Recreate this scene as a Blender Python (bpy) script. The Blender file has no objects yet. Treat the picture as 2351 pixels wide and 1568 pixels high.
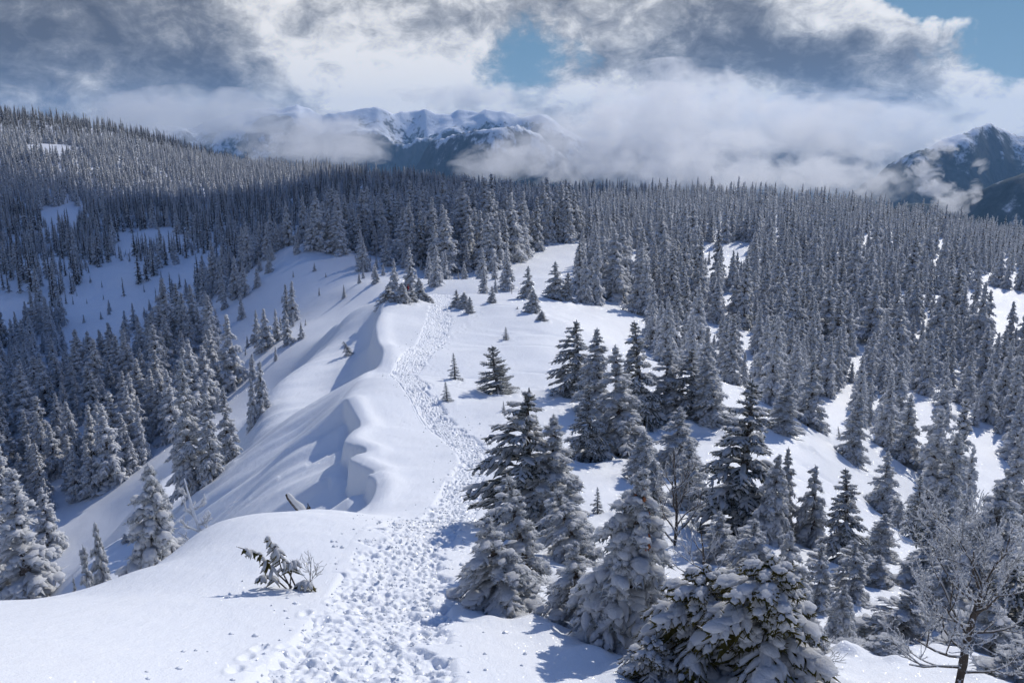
import bpy, math, random
import numpy as np
from mathutils import Vector
rad = math.radians
random.seed(7); RNG = np.random.RandomState(7)
scene = bpy.context.scene
COL = scene.collection

# ------------------------------------------------------------------ camera
W0, H0, F0 = 2351.0, 1568.0, 1844.0          # measuring frame of the photograph
PITCH = rad(13.8)
cam_d = bpy.data.cameras.new("camera"); cam = bpy.data.objects.new("camera", cam_d); COL.objects.link(cam)
cam.location = (0, 0, 0); cam.rotation_euler = (rad(90) - PITCH, 0, 0)
cam_d.sensor_width = 36; cam_d.lens = 36 * F0 / W0; cam_d.clip_start = 0.1; cam_d.clip_end = 80000
scene.camera = cam
SUN_AZ, SUN_EL = rad(35), rad(38)

# ------------------------------------------------------------------ node helper
class NT:
    def __init__(s, tree): s.t = tree; s.n = tree.nodes; s.l = tree.links
    def node(s, kind, **kw):
        n = s.n.new(kind)
        for k, v in kw.items(): setattr(n, k, v)
        return n
    def put(s, inp, v):
        if isinstance(v, bpy.types.NodeSocket): s.l.new(v, inp)
        elif v is not None: inp.default_value = v
    def math(s, op, a, b=None, c=None, clamp=False):
        n = s.node('ShaderNodeMath', operation=op, use_clamp=clamp)
        for i, v in enumerate((a, b, c)): s.put(n.inputs[i], v)
        return n.outputs[0]
    def add(s, a, b): return s.math('ADD', a, b)
    def sub(s, a, b): return s.math('SUBTRACT', a, b)
    def mul(s, a, b): return s.math('MULTIPLY', a, b)
    def noise(s, vec, scale, detail=4, rough=.55, dist=0.0, dims='3D'):
        n = s.node('ShaderNodeTexNoise', noise_dimensions=dims)
        if vec is not None: s.l.new(vec, n.inputs['Vector'])
        n.inputs['Scale'].default_value = scale; n.inputs['Detail'].default_value = detail
        n.inputs['Roughness'].default_value = rough; n.inputs['Distortion'].default_value = dist
        return n.outputs['Fac']
    def ramp(s, fac, a, b, lo=0.0, hi=1.0, smooth=True):
        n = s.node('ShaderNodeMapRange', interpolation_type='SMOOTHSTEP' if smooth else 'LINEAR')
        s.put(n.inputs['Value'], fac); s.put(n.inputs['From Min'], a); s.put(n.inputs['From Max'], b)
        s.put(n.inputs['To Min'], lo); s.put(n.inputs['To Max'], hi)
        return n.outputs[0]
    def mix(s, fac, a, b):
        n = s.node('ShaderNodeMix', data_type='RGBA')
        s.put(n.inputs['Factor'], fac)
        for i, v in ((6, a), (7, b)):
            if isinstance(v, tuple) and len(v) == 3: v = v + (1,)
            s.put(n.inputs[i], v)
        return n.outputs[2]
    def mapping(s, vec, scale=(1, 1, 1), loc=(0, 0, 0), rot=(0, 0, 0)):
        n = s.node('ShaderNodeMapping'); s.l.new(vec, n.inputs[0])
        n.inputs['Scale'].default_value = scale; n.inputs['Location'].default_value = loc
        n.inputs['Rotation'].default_value = rot
        return n.outputs[0]

def ray(u, v):
    a = (u - W0 / 2) / F0; b = (v - H0 / 2) / F0
    return np.array((a, math.cos(PITCH) - b * math.sin(PITCH), -math.sin(PITCH) - b * math.cos(PITCH)))
def ae(u, v):
    d = ray(u, v); return math.atan2(d[0], d[1]), math.atan2(d[2], math.hypot(d[0], d[1]))

# ------------------------------------------------------------------ world: daylight sky with broken cloud
world = bpy.data.worlds.new("World"); scene.world = world; world.use_nodes = True
wt = NT(world.node_tree); wt.n.clear()
bg = wt.node('ShaderNodeBackground'); bg.inputs['Strength'].default_value = 0.15
wo = wt.node('ShaderNodeOutputWorld'); wt.l.new(bg.outputs[0], wo.inputs[0])
sky = wt.node('ShaderNodeTexSky', sky_type='NISHITA'); sky.sun_disc = False
sky.sun_elevation = SUN_EL; sky.sun_rotation = SUN_AZ; sky.altitude = 1900; sky.air_density = 1.0
sky.dust_density = 0.3; sky.ozone_density = 2.0
tc = wt.node('ShaderNodeTexCoord'); D = tc.outputs['Generated']
sx = wt.node('ShaderNodeSeparateXYZ'); wt.l.new(D, sx.inputs[0])
AZ = wt.math('ARCTAN2', sx.outputs[0], sx.outputs[1]); EL = wt.math('ARCSINE', sx.outputs[2])
def blobs(lst, warp=None):
    """sum of soft blobs, each (u, v, radius_u, radius_v, weight), as directions in the sky"""
    tot = None
    for (u, v, ru, rv, w) in lst:
        a0, e0 = ae(u, v); sa = ru / F0; se = rv / F0
        da = wt.mul(wt.sub(AZW, a0), 1 / sa); de = wt.mul(wt.sub(ELW, e0), 1 / se)
        q = wt.add(wt.mul(da, da), wt.mul(de, de))
        g = wt.mul(wt.math('EXPONENT', wt.mul(q, -1.0)), w)
        tot = g if tot is None else wt.add(tot, g)
    return tot
wv = wt.mapping(D, scale=(1, 1, 1.5))
wp1 = wt.sub(wt.noise(wt.mapping(D, loc=(3, 1, 7)), 9, 5, .6), .5)
wp2 = wt.sub(wt.noise(wt.mapping(D, loc=(8, 5, 2)), 9, 5, .6), .5)
AZW = wt.add(AZ, wt.mul(wp1, .16)); ELW = wt.add(EL, wt.mul(wp2, .09))
fb = wt.noise(wv, 7, 10, .60, .35)
fine = wt.noise(wt.mapping(D, scale=(1, 1, 1.6), loc=(5, 2, 1)), 24, 9, .66, .35)
# where cloud is thin enough to see blue
holes = blobs([(1190, 140, 125, 100, .66), (1310, 120, 90, 60, .4), (2270, 60, 90, 90, 1.0), (2120, 5, 90, 30, .9), (1560, 5, 60, 25, .25), (330, 200, 60, 25, .12), (2340, 130, 60, 50, .6),
               (1700, 215, 120, 25, .0)])
highblue = wt.ramp(EL, .20, .50, 0.0, .74)
cov = wt.sub(wt.add(wt.mul(wt.sub(fb, .5), 1.5), wt.add(wt.mul(wt.sub(fine, .5), .6), .72)), wt.add(wt.mul(holes, 1.0), highblue))
cover = wt.ramp(cov, .02, .42)
lit = blobs([(800, 110, 230, 110, .48), (980, 160, 130, 60, .35), (1330, 30, 160, 60, .25), (2020, 40, 200, 55, .55), (1500, 210, 240, 60, .55), (1100, 230, 300, 60, .5),
             (1750, 250, 300, 40, .30), (2250, 215, 140, 70, .55), (2340, 200, 60, 120, .5), (600, 20, 90, 60, .4),
             (200, 100, 260, 150, -.15), (420, 180, 190, 100, -.19), (60, 30, 160, 120, -.1), (1700, 120, 230, 75, -.38), (1900, 160, 240, 60, -.34), (1290, 160, 150, 60, -.15),
             (1450, 20, 200, 50, -.15), (2000, 235, 160, 35, -.35), (350, 250, 250, 40, .12)])
br = wt.add(wt.add(.46, lit), wt.add(wt.mul(wt.sub(fb, .5), 2.0), wt.mul(wt.sub(fine, .5), 1.5)))
cr = wt.node('ShaderNodeValToRGB'); wt.l.new(br, cr.inputs[0])
els = cr.color_ramp.elements; els[0].position = 0.0; els[0].color = (.85, .92, 1.10, 1)
els[1].position = 1.0; els[1].color = (8.6, 8.5, 8.4, 1)
for p_, c_ in ((.28, (1.75, 1.85, 2.1, 1)), (.55, (3.7, 3.8, 4.0, 1)), (.8, (6.7, 6.7, 6.75, 1))):
    e_ = els.new(p_); e_.color = c_
tint = wt.node('ShaderNodeMix', data_type='RGBA', blend_type='MULTIPLY'); tint.inputs[0].default_value = 1.0; wt.l.new(sky.outputs[0], tint.inputs[6]); tint.inputs[7].default_value = (.62, .90, 1.32, 1)
blue = wt.mix(.8, sky.outputs[0], (.75, 1.75, 2.65))
lowband = wt.ramp(EL, .15, .6, 0.0, 1.0)
blue2 = wt.mix(lowband, blue, tint.outputs[2])
wt.l.new(wt.mix(cover, blue2, cr.outputs[0]), bg.inputs['Color'])

# ------------------------------------------------------------------ sun and exposure
sd = bpy.data.lights.new("sun", 'SUN'); sun = bpy.data.objects.new("sun", sd); COL.objects.link(sun)
sd.energy = 4.7; sd.angle = rad(.6); sd.color = (1.0, .955, .88)
sdir = Vector((math.sin(SUN_AZ) * math.cos(SUN_EL), math.cos(SUN_AZ) * math.cos(SUN_EL), math.sin(SUN_EL)))
sun.rotation_euler = sdir.to_track_quat('Z', 'Y').to_euler()
scene.view_settings.view_transform = 'Standard'; scene.view_settings.look = 'None'
scene.view_settings.exposure = -0.43; scene.view_settings.gamma = 1.0
try: scene.view_settings.use_curve_mapping = False
except Exception: pass
scene.render.engine = 'CYCLES'
cy = scene.cycles
cy.max_bounces = 11; cy.diffuse_bounces = 5; cy.glossy_bounces = 1; cy.transmission_bounces = 2; cy.volume_bounces = 10
cy.transparent_max_bounces = 8; cy.volume_step_rate = 1.0; cy.volume_max_steps = 96
cy.use_denoising = True; cy.sample_clamp_indirect = 4.0; cy.use_adaptive_sampling = True; cy.adaptive_threshold = .02

# ------------------------------------------------------------------ helpers
def prop(o, label=None, cat=None, group=None, kind=None):
    if label: o["label"] = label
    if cat: o["category"] = cat
    if group: o["group"] = group
    if kind: o["kind"] = kind
    return o
def mesh_np(name, verts, faces, mat=None, smooth=True):
    """faces: int array (n,k) or list of such arrays with different k"""
    me = bpy.data.meshes.new(name)
    if isinstance(faces, np.ndarray): faces = [faces]
    faces = [f for f in faces if len(f)]
    verts = np.asarray(verts, dtype=np.float32)
    me.vertices.add(len(verts)); me.vertices.foreach_set('co', verts.ravel())
    nl = sum(f.size for f in faces); npoly = sum(len(f) for f in faces)
    me.loops.add(nl); me.polygons.add(npoly)
    me.loops.foreach_set('vertex_index', np.concatenate([f.ravel() for f in faces]).astype(np.int32))
    tot = np.concatenate([np.full(len(f), f.shape[1]) for f in faces]).astype(np.int32)
    st = np.concatenate(([0], np.cumsum(tot)[:-1])).astype(np.int32)
    me.polygons.foreach_set('loop_start', st)
    me.update(calc_edges=True)
    me.polygons.foreach_set('use_smooth', np.full(npoly, bool(smooth)))
    if mat: me.materials.append(mat)
    return me
def obj(name, me, parent=None, loc=None):
    o = bpy.data.objects.new(name, me); COL.objects.link(o)
    if parent: o.parent = parent
    if loc is not None: o.location = loc
    return o
def vnoise(x, y, seed=0):
    """smooth value noise, numpy"""
    xi = np.floor(x).astype(np.int64); yi = np.floor(y).astype(np.int64); fx = x - xi; fy = y - yi
    fx = fx * fx * fx * (fx * (fx * 6 - 15) + 10); fy = fy * fy * fy * (fy * (fy * 6 - 15) + 10)
    def h(a, b):
        n = (a * 374761393 + b * 668265263 + seed * 1442695041) & 0x7fffffff
        n = ((n ^ (n >> 13)) * 1274126177) & 0x7fffffff
        return ((n ^ (n >> 16)) & 0xffff) / 65535.0
    a = h(xi, yi); b = h(xi + 1, yi); c = h(xi, yi + 1); d = h(xi + 1, yi + 1)
    return (a + (b - a) * fx) * (1 - fy) + (c + (d - c) * fx) * fy - .5
def fbm(x, y, seed=0, oct=4, gain=.5):
    s = 0; a = 1
    for i in range(oct):
        s = s + a * vnoise(x * 2 ** i + 17.3 * i, y * 2 ** i - 9.1 * i, seed + i); a *= gain
    return s
def ridged(x, y, seed=0, oct=5, gain=.5):
    s = 0; a = 1; w = 1
    for i in range(oct):
        n = (1 - np.abs(vnoise(x * 2 ** i + 5.7 * i, y * 2 ** i + 3.1 * i, seed + i)) * 2.6)
        n = np.clip(n, 0, 1) ** 2; s = s + a * n * w; w = np.clip(n * 1.4, 0, 1); a *= gain
    return s
def sstep(a, b, x):
    t = np.clip((x - a) / (b - a), 0, 1); return t * t * (3 - 2 * t)

# ------------------------------------------------------------------ terrain: control points (u, v, ground distance)
CP = [
 # bottom edge and below the frame
 (-700,1900,8),(0,1800,8),(830,1800,8.5),(1600,1800,9),(2351,1850,10),(3100,1900,11),
 (-500,1530,13),(0,1568,11.5),(400,1568,12),(830,1568,12),(1300,1568,12.8),(1700,1620,13),(2050,1600,14),(2351,1600,15),(2900,1650,17),
 (0,1460,15),(400,1450,16),(850,1400,17.5),(1150,1430,17),(1300,1480,15.5),(1450,1500,16),(1700,1480,17.5),(2050,1480,18.5),(2351,1540,18),
 # crest of the near roll
 (-600,1440,19),(-300,1395,20),(0,1377,20.5),(110,1372,21),(215,1364,21.5),(318,1306,24),(387,1287,25),(434,1235,28),(472,1216,29),(540,1200,30),(623,1184,31),(696,1171,32),(796,1171,32.5),
 (960,1198,28),(1060,1195,28),(870,1185,30),
 # behind the roll
 (-300,1560,30),(0,1530,29),(215,1500,30),(330,1400,32),(430,1300,35),(540,1260,36),(640,1225,37),(740,1200,37),
 (960,1192,32),(1030,1172,34),
 # ridge top with the trail
 (1050,1140,38),(1100,1060,45),(1000,1060,45),(900,1080,43),(1000,960,58),(900,960,57),(920,860,76),(1000,870,74),(975,780,95),(1050,790,94),(900,790,92),
 (1015,690,126),(1080,677,133),(960,677,132),(900,720,112),(1000,730,110),(1100,730,110),
 # cornice crest, top side
 (862,1110,40.5),(815,1030,48),(800,925,60),(850,870,70),(878,800,85),(868,745,102),(892,692,122),
 # shoulder
 (600,880,91),(650,838,98),(720,772,108),(800,708,122),(850,690,127),
 # just beyond shoulder
 (650,905,112),(650,900,135),(560,995,100),(560,985,122),(800,742,140),(800,745,152),(720,830,122),(720,825,138),(850,705,145),(480,1080,92),(480,1040,115),(600,950,105),
 (700,820,122),(620,900,108),(780,740,140),
 # lower spur
 (480,1092,75),(520,1010,80),(440,1010,88),(405,1015,86),(330,1082,75),(250,1142,68),(140,1262,58),(60,1330,54),(200,1335,49),(330,1290,42),(400,1200,52),(440,1160,57),(300,1210,58),
 # beyond spur: forested valley side
 (405,1085,98),(330,1180,86),(250,1255,78),(140,1370,67),(60,1430,62),(200,1320,88),(300,1180,98),(450,1040,104),
 (-300,1500,80),(0,1440,82),(50,1400,100),(150,1340,105),(260,1230,112),(350,1130,118),(420,1040,122),(0,1250,130),(150,1150,140),(300,1010,150),(-300,1150,150),
 (0,1080,165),(200,960,175),(400,880,175),(0,960,205),(-300,950,220),(250,880,205),
 # basin slope beyond the knob
 (500,860,165),(600,790,165),(700,740,172),(560,750,190),(760,690,180),(700,640,205),(800,660,182),(880,650,176),(660,600,222),(600,630,220),
 (662,562,236),(715,556,240),(800,572,236),(900,590,228),(560,650,226),(480,722,212),(400,790,200),(1000,640,192),(960,610,210),
 (1000,700,158),(1100,690,160),
 # saddle and knoll with the clearing
 (1080,668,165),(1140,640,185),(1180,610,205),(1240,590,225),(1300,562,250),(1350,562,255),(1250,640,175),(1200,670,150),
 # right flank of the ridge
 (1145,905,67),(1045,868,75),(1240,800,90),(1160,780,97),(1200,700,122),(1300,740,108),(1290,860,76),(1230,950,58),(1200,1060,44),(1330,1000,53),(1340,1062,45),(1250,1240,28),(1150,1200,30),
 (1420,1060,46),(1500,1000,56),(1500,1210,32),(1660,1245,31),(1560,1300,26),(1850,1300,28),(1750,1390,22),(1900,1420,23),(1950,1500,19.5),(2180,1400,27),(2351,1430,28),(2700,1500,30),
 # snowy strips descending to the right
 (1630,880,75),(1740,950,66),(1830,1020,60),(1860,1080,55),(1960,1190,47),(1990,1250,42),(1750,1080,50),
 (1850,950,88),(1920,985,84),(2000,1090,74),(2080,1190,64),(2150,1260,55),
 (2060,930,120),(2120,1000,112),(2200,1040,106),(2290,1110,98),(2351,1180,90),(2700,1400,70),(2600,1200,100),
 (1500,830,115),(1700,800,140),(2000,840,155),(2200,870,165),(2351,950,150),(2700,1000,150),
 (1980,830,160),(2230,700,230),(2300,720,225),(2351,745,215),(2700,850,210),
 (1400,690,160),(1600,680,200),(1800,660,240),(2000,640,270),
 (1650,575,290),(1700,572,292),(1750,600,262),(1600,600,250),(1480,600,235),
 # right plateau skyline ground
 (1450,510,390),(1200,500,400),(1900,520,390),(2150,560,400),(2351,600,390),(2700,680,380),(1750,500,440),(1000,500,380),
 (1100,462,600),(1300,460,620),(1480,458,640),(1700,470,600),(1900,492,560),(2100,528,540),(2351,585,520),(2700,660,500),
 (1100,540,950),(1480,540,950),(1900,580,900),(2351,660,850),(2800,740,800),
 # left hill
 (-400,900,290),(0,870,270),(200,830,275),(400,750,275),(520,690,290),(640,620,300),(800,570,310),(900,545,330),
 (0,760,330),(200,680,360),(350,690,330),(480,640,350),(300,560,470),(190,612,400),(120,700,350),
 (0,620,430),(120,560,500),(0,520,560),(300,500,560),(600,540,450),(700,490,520),(840,440,560),(900,425,590),(940,440,560),(500,470,620),
 (0,440,680),(300,440,680),(600,430,700),(1000,440,640),
 (-400,360,850),(0,345,800),(140,345,800),(330,355,820),(500,388,820),(700,412,800),(900,428,760),(1050,445,700),
 (0,340,930),(300,360,940),(500,395,930),
 (-400,270,1100),(0,272,1120),(100,278,1120),(200,292,1120),(300,312,1120),(400,342,1120),(500,372,1110),(620,410,1080),(800,450,1050),
 (-400,420,1500),(0,430,1500),(300,470,1500),(600,540,1500),(900,600,1400),
]
P = []
for (u, v, d) in CP:
    q = ray(u, v); P.append((math.atan2(q[0], q[1]), math.log(d), q[2] / math.hypot(q[0], q[1])))
P = np.array(P)
def tps_fit(P, lam=1e-5):
    n = len(P); dx = P[:, None, 0] - P[None, :, 0]; dy = P[:, None, 1] - P[None, :, 1]; r2 = dx * dx + dy * dy
    K = .5 * r2 * np.log(r2 + 1e-12) + lam * np.eye(n)
    A = np.zeros((n + 3, n + 3)); A[:n, :n] = K; A[:n, n] = 1; A[:n, n + 1:] = P[:, :2]; A[n, :n] = 1; A[n + 1:, :n] = P[:, :2].T
    return np.linalg.solve(A, np.concatenate((P[:, 2], (0, 0, 0))))
TW = tps_fit(P, 6e-6)
def tps(th, lr):
    th = np.asarray(th, float).ravel(); lr = np.asarray(lr, float).ravel(); out = np.empty(len(th)); n = len(P)
    for i in range(0, len(th), 20000):
        a = th[i:i + 20000, None] - P[None, :, 0]; b = lr[i:i + 20000, None] - P[None, :, 1]; r2 = a * a + b * b
        out[i:i + 20000] = (.5 * r2 * np.log(r2 + 1e-12)) @ TW[:n] + TW[n] + th[i:i + 20000] * TW[n + 1] + lr[i:i + 20000] * TW[n + 2]
    return out
def world_of(u, v, d):
    q = ray(u, v); h = math.hypot(q[0], q[1]); return q[0] / h * d, q[1] / h * d
# edge of the cornice, as ground points; the top side is to the right of it
CORN = np.array([world_of(*p) for p in [(800,1172,35.5),(850,1135,38),(864,1108,40.5),(845,1080,42.5),(858,1072,43),(800,1035,46.5),(842,1020,47.5),(790,985,50),(806,968,53),(826,950,55),(800,925,59.5),(792,900,62)]])
CORN2 = np.array([world_of(*p) for p in [(872,838,78),(882,806,84),(872,780,91),(864,755,99),(868,725,108),(884,705,116)]])
def curve(p, n):
    p = np.asarray(p); q = np.concatenate((2 * p[:1] - p[1:2], p, 2 * p[-1:] - p[-2:-1])); out = []
    for i in range(1, len(q) - 2):
        for f in np.linspace(0, 1, n, endpoint=False):
            out.append(.5 * (2 * q[i] + (q[i + 1] - q[i - 1]) * f + (2 * q[i - 1] - 5 * q[i] + 4 * q[i + 1] - q[i + 2]) * f * f + (3 * q[i] - q[i - 1] - 3 * q[i + 1] + q[i + 2]) * f ** 3))
    return np.array(out + [p[-1]])
CORN = curve(CORN, 5); CORN2 = curve(CORN2, 4)
def poly_sd(x, y, PL):
    """distance to polyline, side (+ on the left), and position along it 0..1"""
    best = np.full(x.shape, 1e9); side = np.zeros(x.shape); along = np.zeros(x.shape)
    L = np.concatenate(([0], np.cumsum(np.hypot(*np.diff(PL, axis=0).T)))); tot = L[-1]
    for i in range(len(PL) - 1):
        ax, ay = PL[i]; bx, by = PL[i + 1]; dx, dy = bx - ax, by - ay; l2 = dx * dx + dy * dy
        t = np.clip(((x - ax) * dx + (y - ay) * dy) / l2, 0, 1)
        px = x - ax - t * dx; py = y - ay - t * dy; d = np.hypot(px, py)
        m = d < best; best = np.where(m, d, best)
        side = np.where(m, np.sign(dx * (y - ay) - dy * (x - ax)), side)
        along = np.where(m, (L[i] + t * math.sqrt(l2)) / tot, along)
    return best, side, along
# hollows scooped by the wind beside the trail: (u, v, d, length, width, depth, heading deg)
LIPS = [(1215,800,90,5.5,1.6,.75,100),(1180,770,98,4.5,1.3,.4,95),(1245,865,76,4.2,1.5,.55,110),(1010,868,74,4.5,1.3,.6,98),(1000,905,67,3.0,1.0,.45,100),
        (1195,716,117,7,1.6,.5,95),(1270,905,68,3,1.0,.35,110),(1860,1140,50,4,1.2,.5,120),(1905,1100,54,4,1.0,.4,120),(1250,770,99,5,1.2,.4,100),(1130,720,118,7,1.3,.3,96)]
LIPW = [(world_of(a, b, c), l, w, h, rad(an)) for a, b, c, l, w, h, an in LIPS]
CRY = np.array([30, 35.5, 38, 40.5, 46.5, 50, 55, 59.5, 66, 72, 78, 84, 91, 99, 108, 116, 126, 140.])
CRX = np.interp(CRY, [30, 38, 46, 53, 60, 70, 84, 99, 116, 126, 140], [-6.3, -6.7, -9.6, -10.8, -12.4, -12.7, -13.6, -16.6, -18.2, -20, -22])
LS_Y = [34, 62, 75, 84, 91, 100, 122]; LS_S = [.80, .84, .67, .50, .44, .40, .25]; LS_O = [14, 13, 14, 15, 15, 13, 7]
_cz = tps(np.arctan2(CRX, CRY), np.log(np.hypot(CRX, CRY))) * np.hypot(CRX, CRY); _cz = np.convolve(np.pad(_cz, 1, mode='edge'), [.25, .5, .25], 'valid')
def lee(x, y, z):
    m = (y > 31) & (y < 138) & (x < 0) & (x > -60); xx, yy = x[m], y[m]; c = np.interp(yy, CRY, CRX); cz = np.interp(yy, CRY, _cz); o = c - xx
    s_ = np.interp(yy, LS_Y, LS_S); os_ = np.interp(yy, LS_Y, LS_O); up = sstep(74, 88, yy) * (1 - sstep(112, 126, yy))
    op = np.maximum(o, 0); cush = 1.2
    prof = s_ * (np.sqrt(op * op + cush * cush) - cush) + up * 3.0 * (1 - np.exp(-(op / 2.6) ** 2)) * (1 - .75 * sstep(6, 15, op))
    q = op - os_; prof = prof + 1.0 * sstep(72, 80, yy) * np.where(q > -4, (np.sqrt(q * q + 9) + q) / 2, 0) * np.where(q > -4, sstep(-4, 2, q), 0)
    fl = fbm(yy / 1.7 + op * .10, op / 14 + 3, 71, 3) * .55 * sstep(1, 6, op) * (1 - sstep(16, 24, op)) + fbm(yy / 5.5 + op * .12, op / 22, 73, 2) * 1.3 * sstep(2, 7, op)
    zl = cz - prof + fl * (1 - .6 * up)
    w = sstep(.2, 2.0, o) * (1 - sstep(os_ + 5, os_ + 15, o)) * sstep(31.5, 36, yy) * (1 - sstep(118, 134, yy))
    z = z.copy(); z[m] = z[m] * (1 - w) + zl * w; return z
_rp = np.random.RandomState(77)
PRINTS = [world_of(u, v, d) + (.10, .09) for u, v, d in [(595,1480,14.3),(652,1478,14.4),(718,1442,15.6),(566,1502,13.6),(640,1518,13.2),(700,1390,17.2),(742,1405,16.7),(760,1368,18.2),(782,1350,18.9),(540,1530,12.8)]]
for k in range(46):                                        # tracks wandering off the path
    t_ = k / 46; PRINTS.append((-8.5 + 3.2 * math.sin(t_ * 5) + .25 * (-1) ** k + 1.5 * t_, 63 + 24 * t_, .14, .10))
for k in range(40):
    t_ = k / 40; PRINTS.append((-9.5 + 5 * t_ + .3 * (-1) ** k, 84 + 30 * t_ + _rp.uniform(-.5, .5), .16, .12))
def ground_z(x, y):
    x = np.asarray(x, float); y = np.asarray(y, float); sh = x.shape; x = x.ravel(); y = y.ravel()
    r = np.hypot(x, y); z = tps(np.arctan2(x, y), np.log(r)) * r
    z = lee(x, y, z)
    near = 1 - sstep(40, 160, r)
    z += fbm(x / 9, y / 9, 3, 3) * .35 * sstep(14, 40, r) * (1 - sstep(150, 400, r))
    z += fbm(x / 45, y / 45, 5, 4) * 3.0 * sstep(120, 320, r)
    z += fbm(x / 160, y / 160, 15, 3) * 9.0 * sstep(300, 700, r)
    z += fbm(x / 2.2, y / 1.3, 8, 2) * .05 * near * sstep(9, 20, r)
    # gentle wind ripples
    # lee slope flutes
    near_m = r < 260
    xn, yn = x[near_m], y[near_m]; zz = z[near_m].copy()
    d, s, t = poly_sd(xn, yn, CORN); dd = d * s                      # + = left of the walking direction (lee side)
    env = sstep(0, .10, t) * (1 - sstep(.93, 1, t))
    hgt = (1.95 + .5 * np.sin(t * 17 + 1) + .35 * np.sin(t * 41)) * env
    zz -= hgt * (1 - sstep(-.02, .30, -dd + .30)) * np.exp(-np.clip(dd, 0, 99) / 5.0) * (dd > -.5)
    zz += .26 * env * np.exp(-((dd + .7) / .7) ** 2)                     # raised lip
    d, s, t = poly_sd(xn, yn, CORN2); dd = d * s; env = sstep(0, .15, t) * (1 - sstep(.8, 1, t))
    zz -= 1.9 * env * sstep(0, 1.1, dd) * np.exp(-np.clip(dd, 0, 99) / 5.0); zz += .25 * env * np.exp(-((dd + .9) / .9) ** 2)
    z[near_m] = zz
    for (px, py, pr, pd) in PRINTS:
        m = (np.abs(x - px) < pr * 4) & (np.abs(y - py) < pr * 6)
        if m.any():
            dx = x[m] - px; dy = y[m] - py; q = (dx / pr) ** 2 + (dy / (pr * 1.9)) ** 2; z[m] += -pd * np.exp(-q ** 1.5) + pd * .35 * np.exp(-(np.sqrt(q) - 1.5) ** 2 * 5)
    for (cx, cy_), l, w, h, an in LIPW:
        m = np.hypot(x - cx, y - cy_) < l * 2.5
        if not m.any(): continue
        dx = x[m] - cx; dy = y[m] - cy_; a = dx * math.sin(an) + dy * math.cos(an); b = dx * math.cos(an) - dy * math.sin(an)
        b = b + .12 * a * a / l
        env = np.exp(-(a / l) ** 2)
        z[m] += h * env * (np.where(b > 0, np.exp(-(b / (w * 2.2)) ** 2), np.exp(-(b / (w * .35)) ** 2)) * .55 - np.exp(-((b + w * .55) / (w * .55)) ** 2) * .6)
    return z.reshape(sh)
def hit(u, v, rmin=9, rmax=1500):
    """ground point seen through a picture point"""
    q = ray(u, v); h = math.hypot(q[0], q[1]); rr = np.exp(np.linspace(math.log(rmin), math.log(rmax), 900))
    x = q[0] / h * rr; y = q[1] / h * rr; g = ground_z(x, y) - q[2] / h * rr
    i = np.argmax(g > 0)
    if g[i] <= 0: return None
    return x[i], y[i], ground_z(x[i:i + 1], y[i:i + 1])[0]

# ------------------------------------------------------------------ materials
def new_mat(name):
    m = bpy.data.materials.new(name); m.use_nodes = True; t = NT(m.node_tree); t.n.clear()
    o = t.node('ShaderNodeOutputMaterial'); return m, t, o
def bsdf(t, o, col, rough=.6, spec=.3, normal=None, sss=0.0):
    b = t.node('ShaderNodeBsdfPrincipled'); t.put(b.inputs['Base Color'], col if not (isinstance(col, tuple) and len(col) == 3) else col + (1,))
    t.put(b.inputs['Roughness'], rough); b.inputs['Specular IOR Level'].default_value = spec
    if normal is not None: t.l.new(normal, b.inputs['Normal'])
    if sss: b.inputs['Subsurface Weight'].default_value = sss; b.inputs['Subsurface Radius'].default_value = (.3, .4, .6); b.inputs['Subsurface Scale'].default_value = .1
    t.l.new(b.outputs[0], o.inputs[0]); return b
def bump(t, h, dist, strength=1.0, normal=None):
    n = t.node('ShaderNodeBump'); n.inputs['Strength'].default_value = strength; n.inputs['Distance'].default_value = dist
    t.l.new(h, n.inputs['Height'])
    if normal is not None: t.l.new(normal, n.inputs['Normal'])
    return n.outputs[0]
def mat_snow(name, churn=False):
    m, t, o = new_mat(name); g = t.node('ShaderNodeNewGeometry').outputs['Position']
    n1 = t.noise(g, 22, 3, .7); n2 = t.noise(t.mapping(g, scale=(1.2, .5, 1)), 2.2, 4, .55)
    nb = bump(t, n1, .018 if not churn else .03, .8); nb = bump(t, n2, .06, .6, nb)
    var = t.noise(g, .6, 3, .5)
    col = t.mix(var, (.80, .83, .88), (.86, .88, .91))
    b = bsdf(t, o, col, .55, .25, nb)
    vv = t.node('ShaderNodeTexVoronoi'); t.l.new(g, vv.inputs['Vector']); vv.inputs['Scale'].default_value = 120
    nm = t.node('ShaderNodeVectorMath', operation='SUBTRACT'); t.l.new(vv.outputs['Color'], nm.inputs[0]); nm.inputs[1].default_value = (.5, .5, -.05)
    nn = t.node('ShaderNodeVectorMath', operation='NORMALIZE'); t.l.new(nm.outputs[0], nn.inputs[0])
    b.inputs['Coat Weight'].default_value = .38; b.inputs['Coat Roughness'].default_value = .12; t.l.new(nn.outputs[0], b.inputs['Coat Normal'])
    # sparse crystal glints
    v = t.node('ShaderNodeTexVoronoi'); t.l.new(g, v.inputs['Vector']); v.inputs['Scale'].default_value = 14
    cc = t.node('ShaderNodeSeparateColor'); t.l.new(v.outputs['Color'], cc.inputs[0])
    return m
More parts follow.
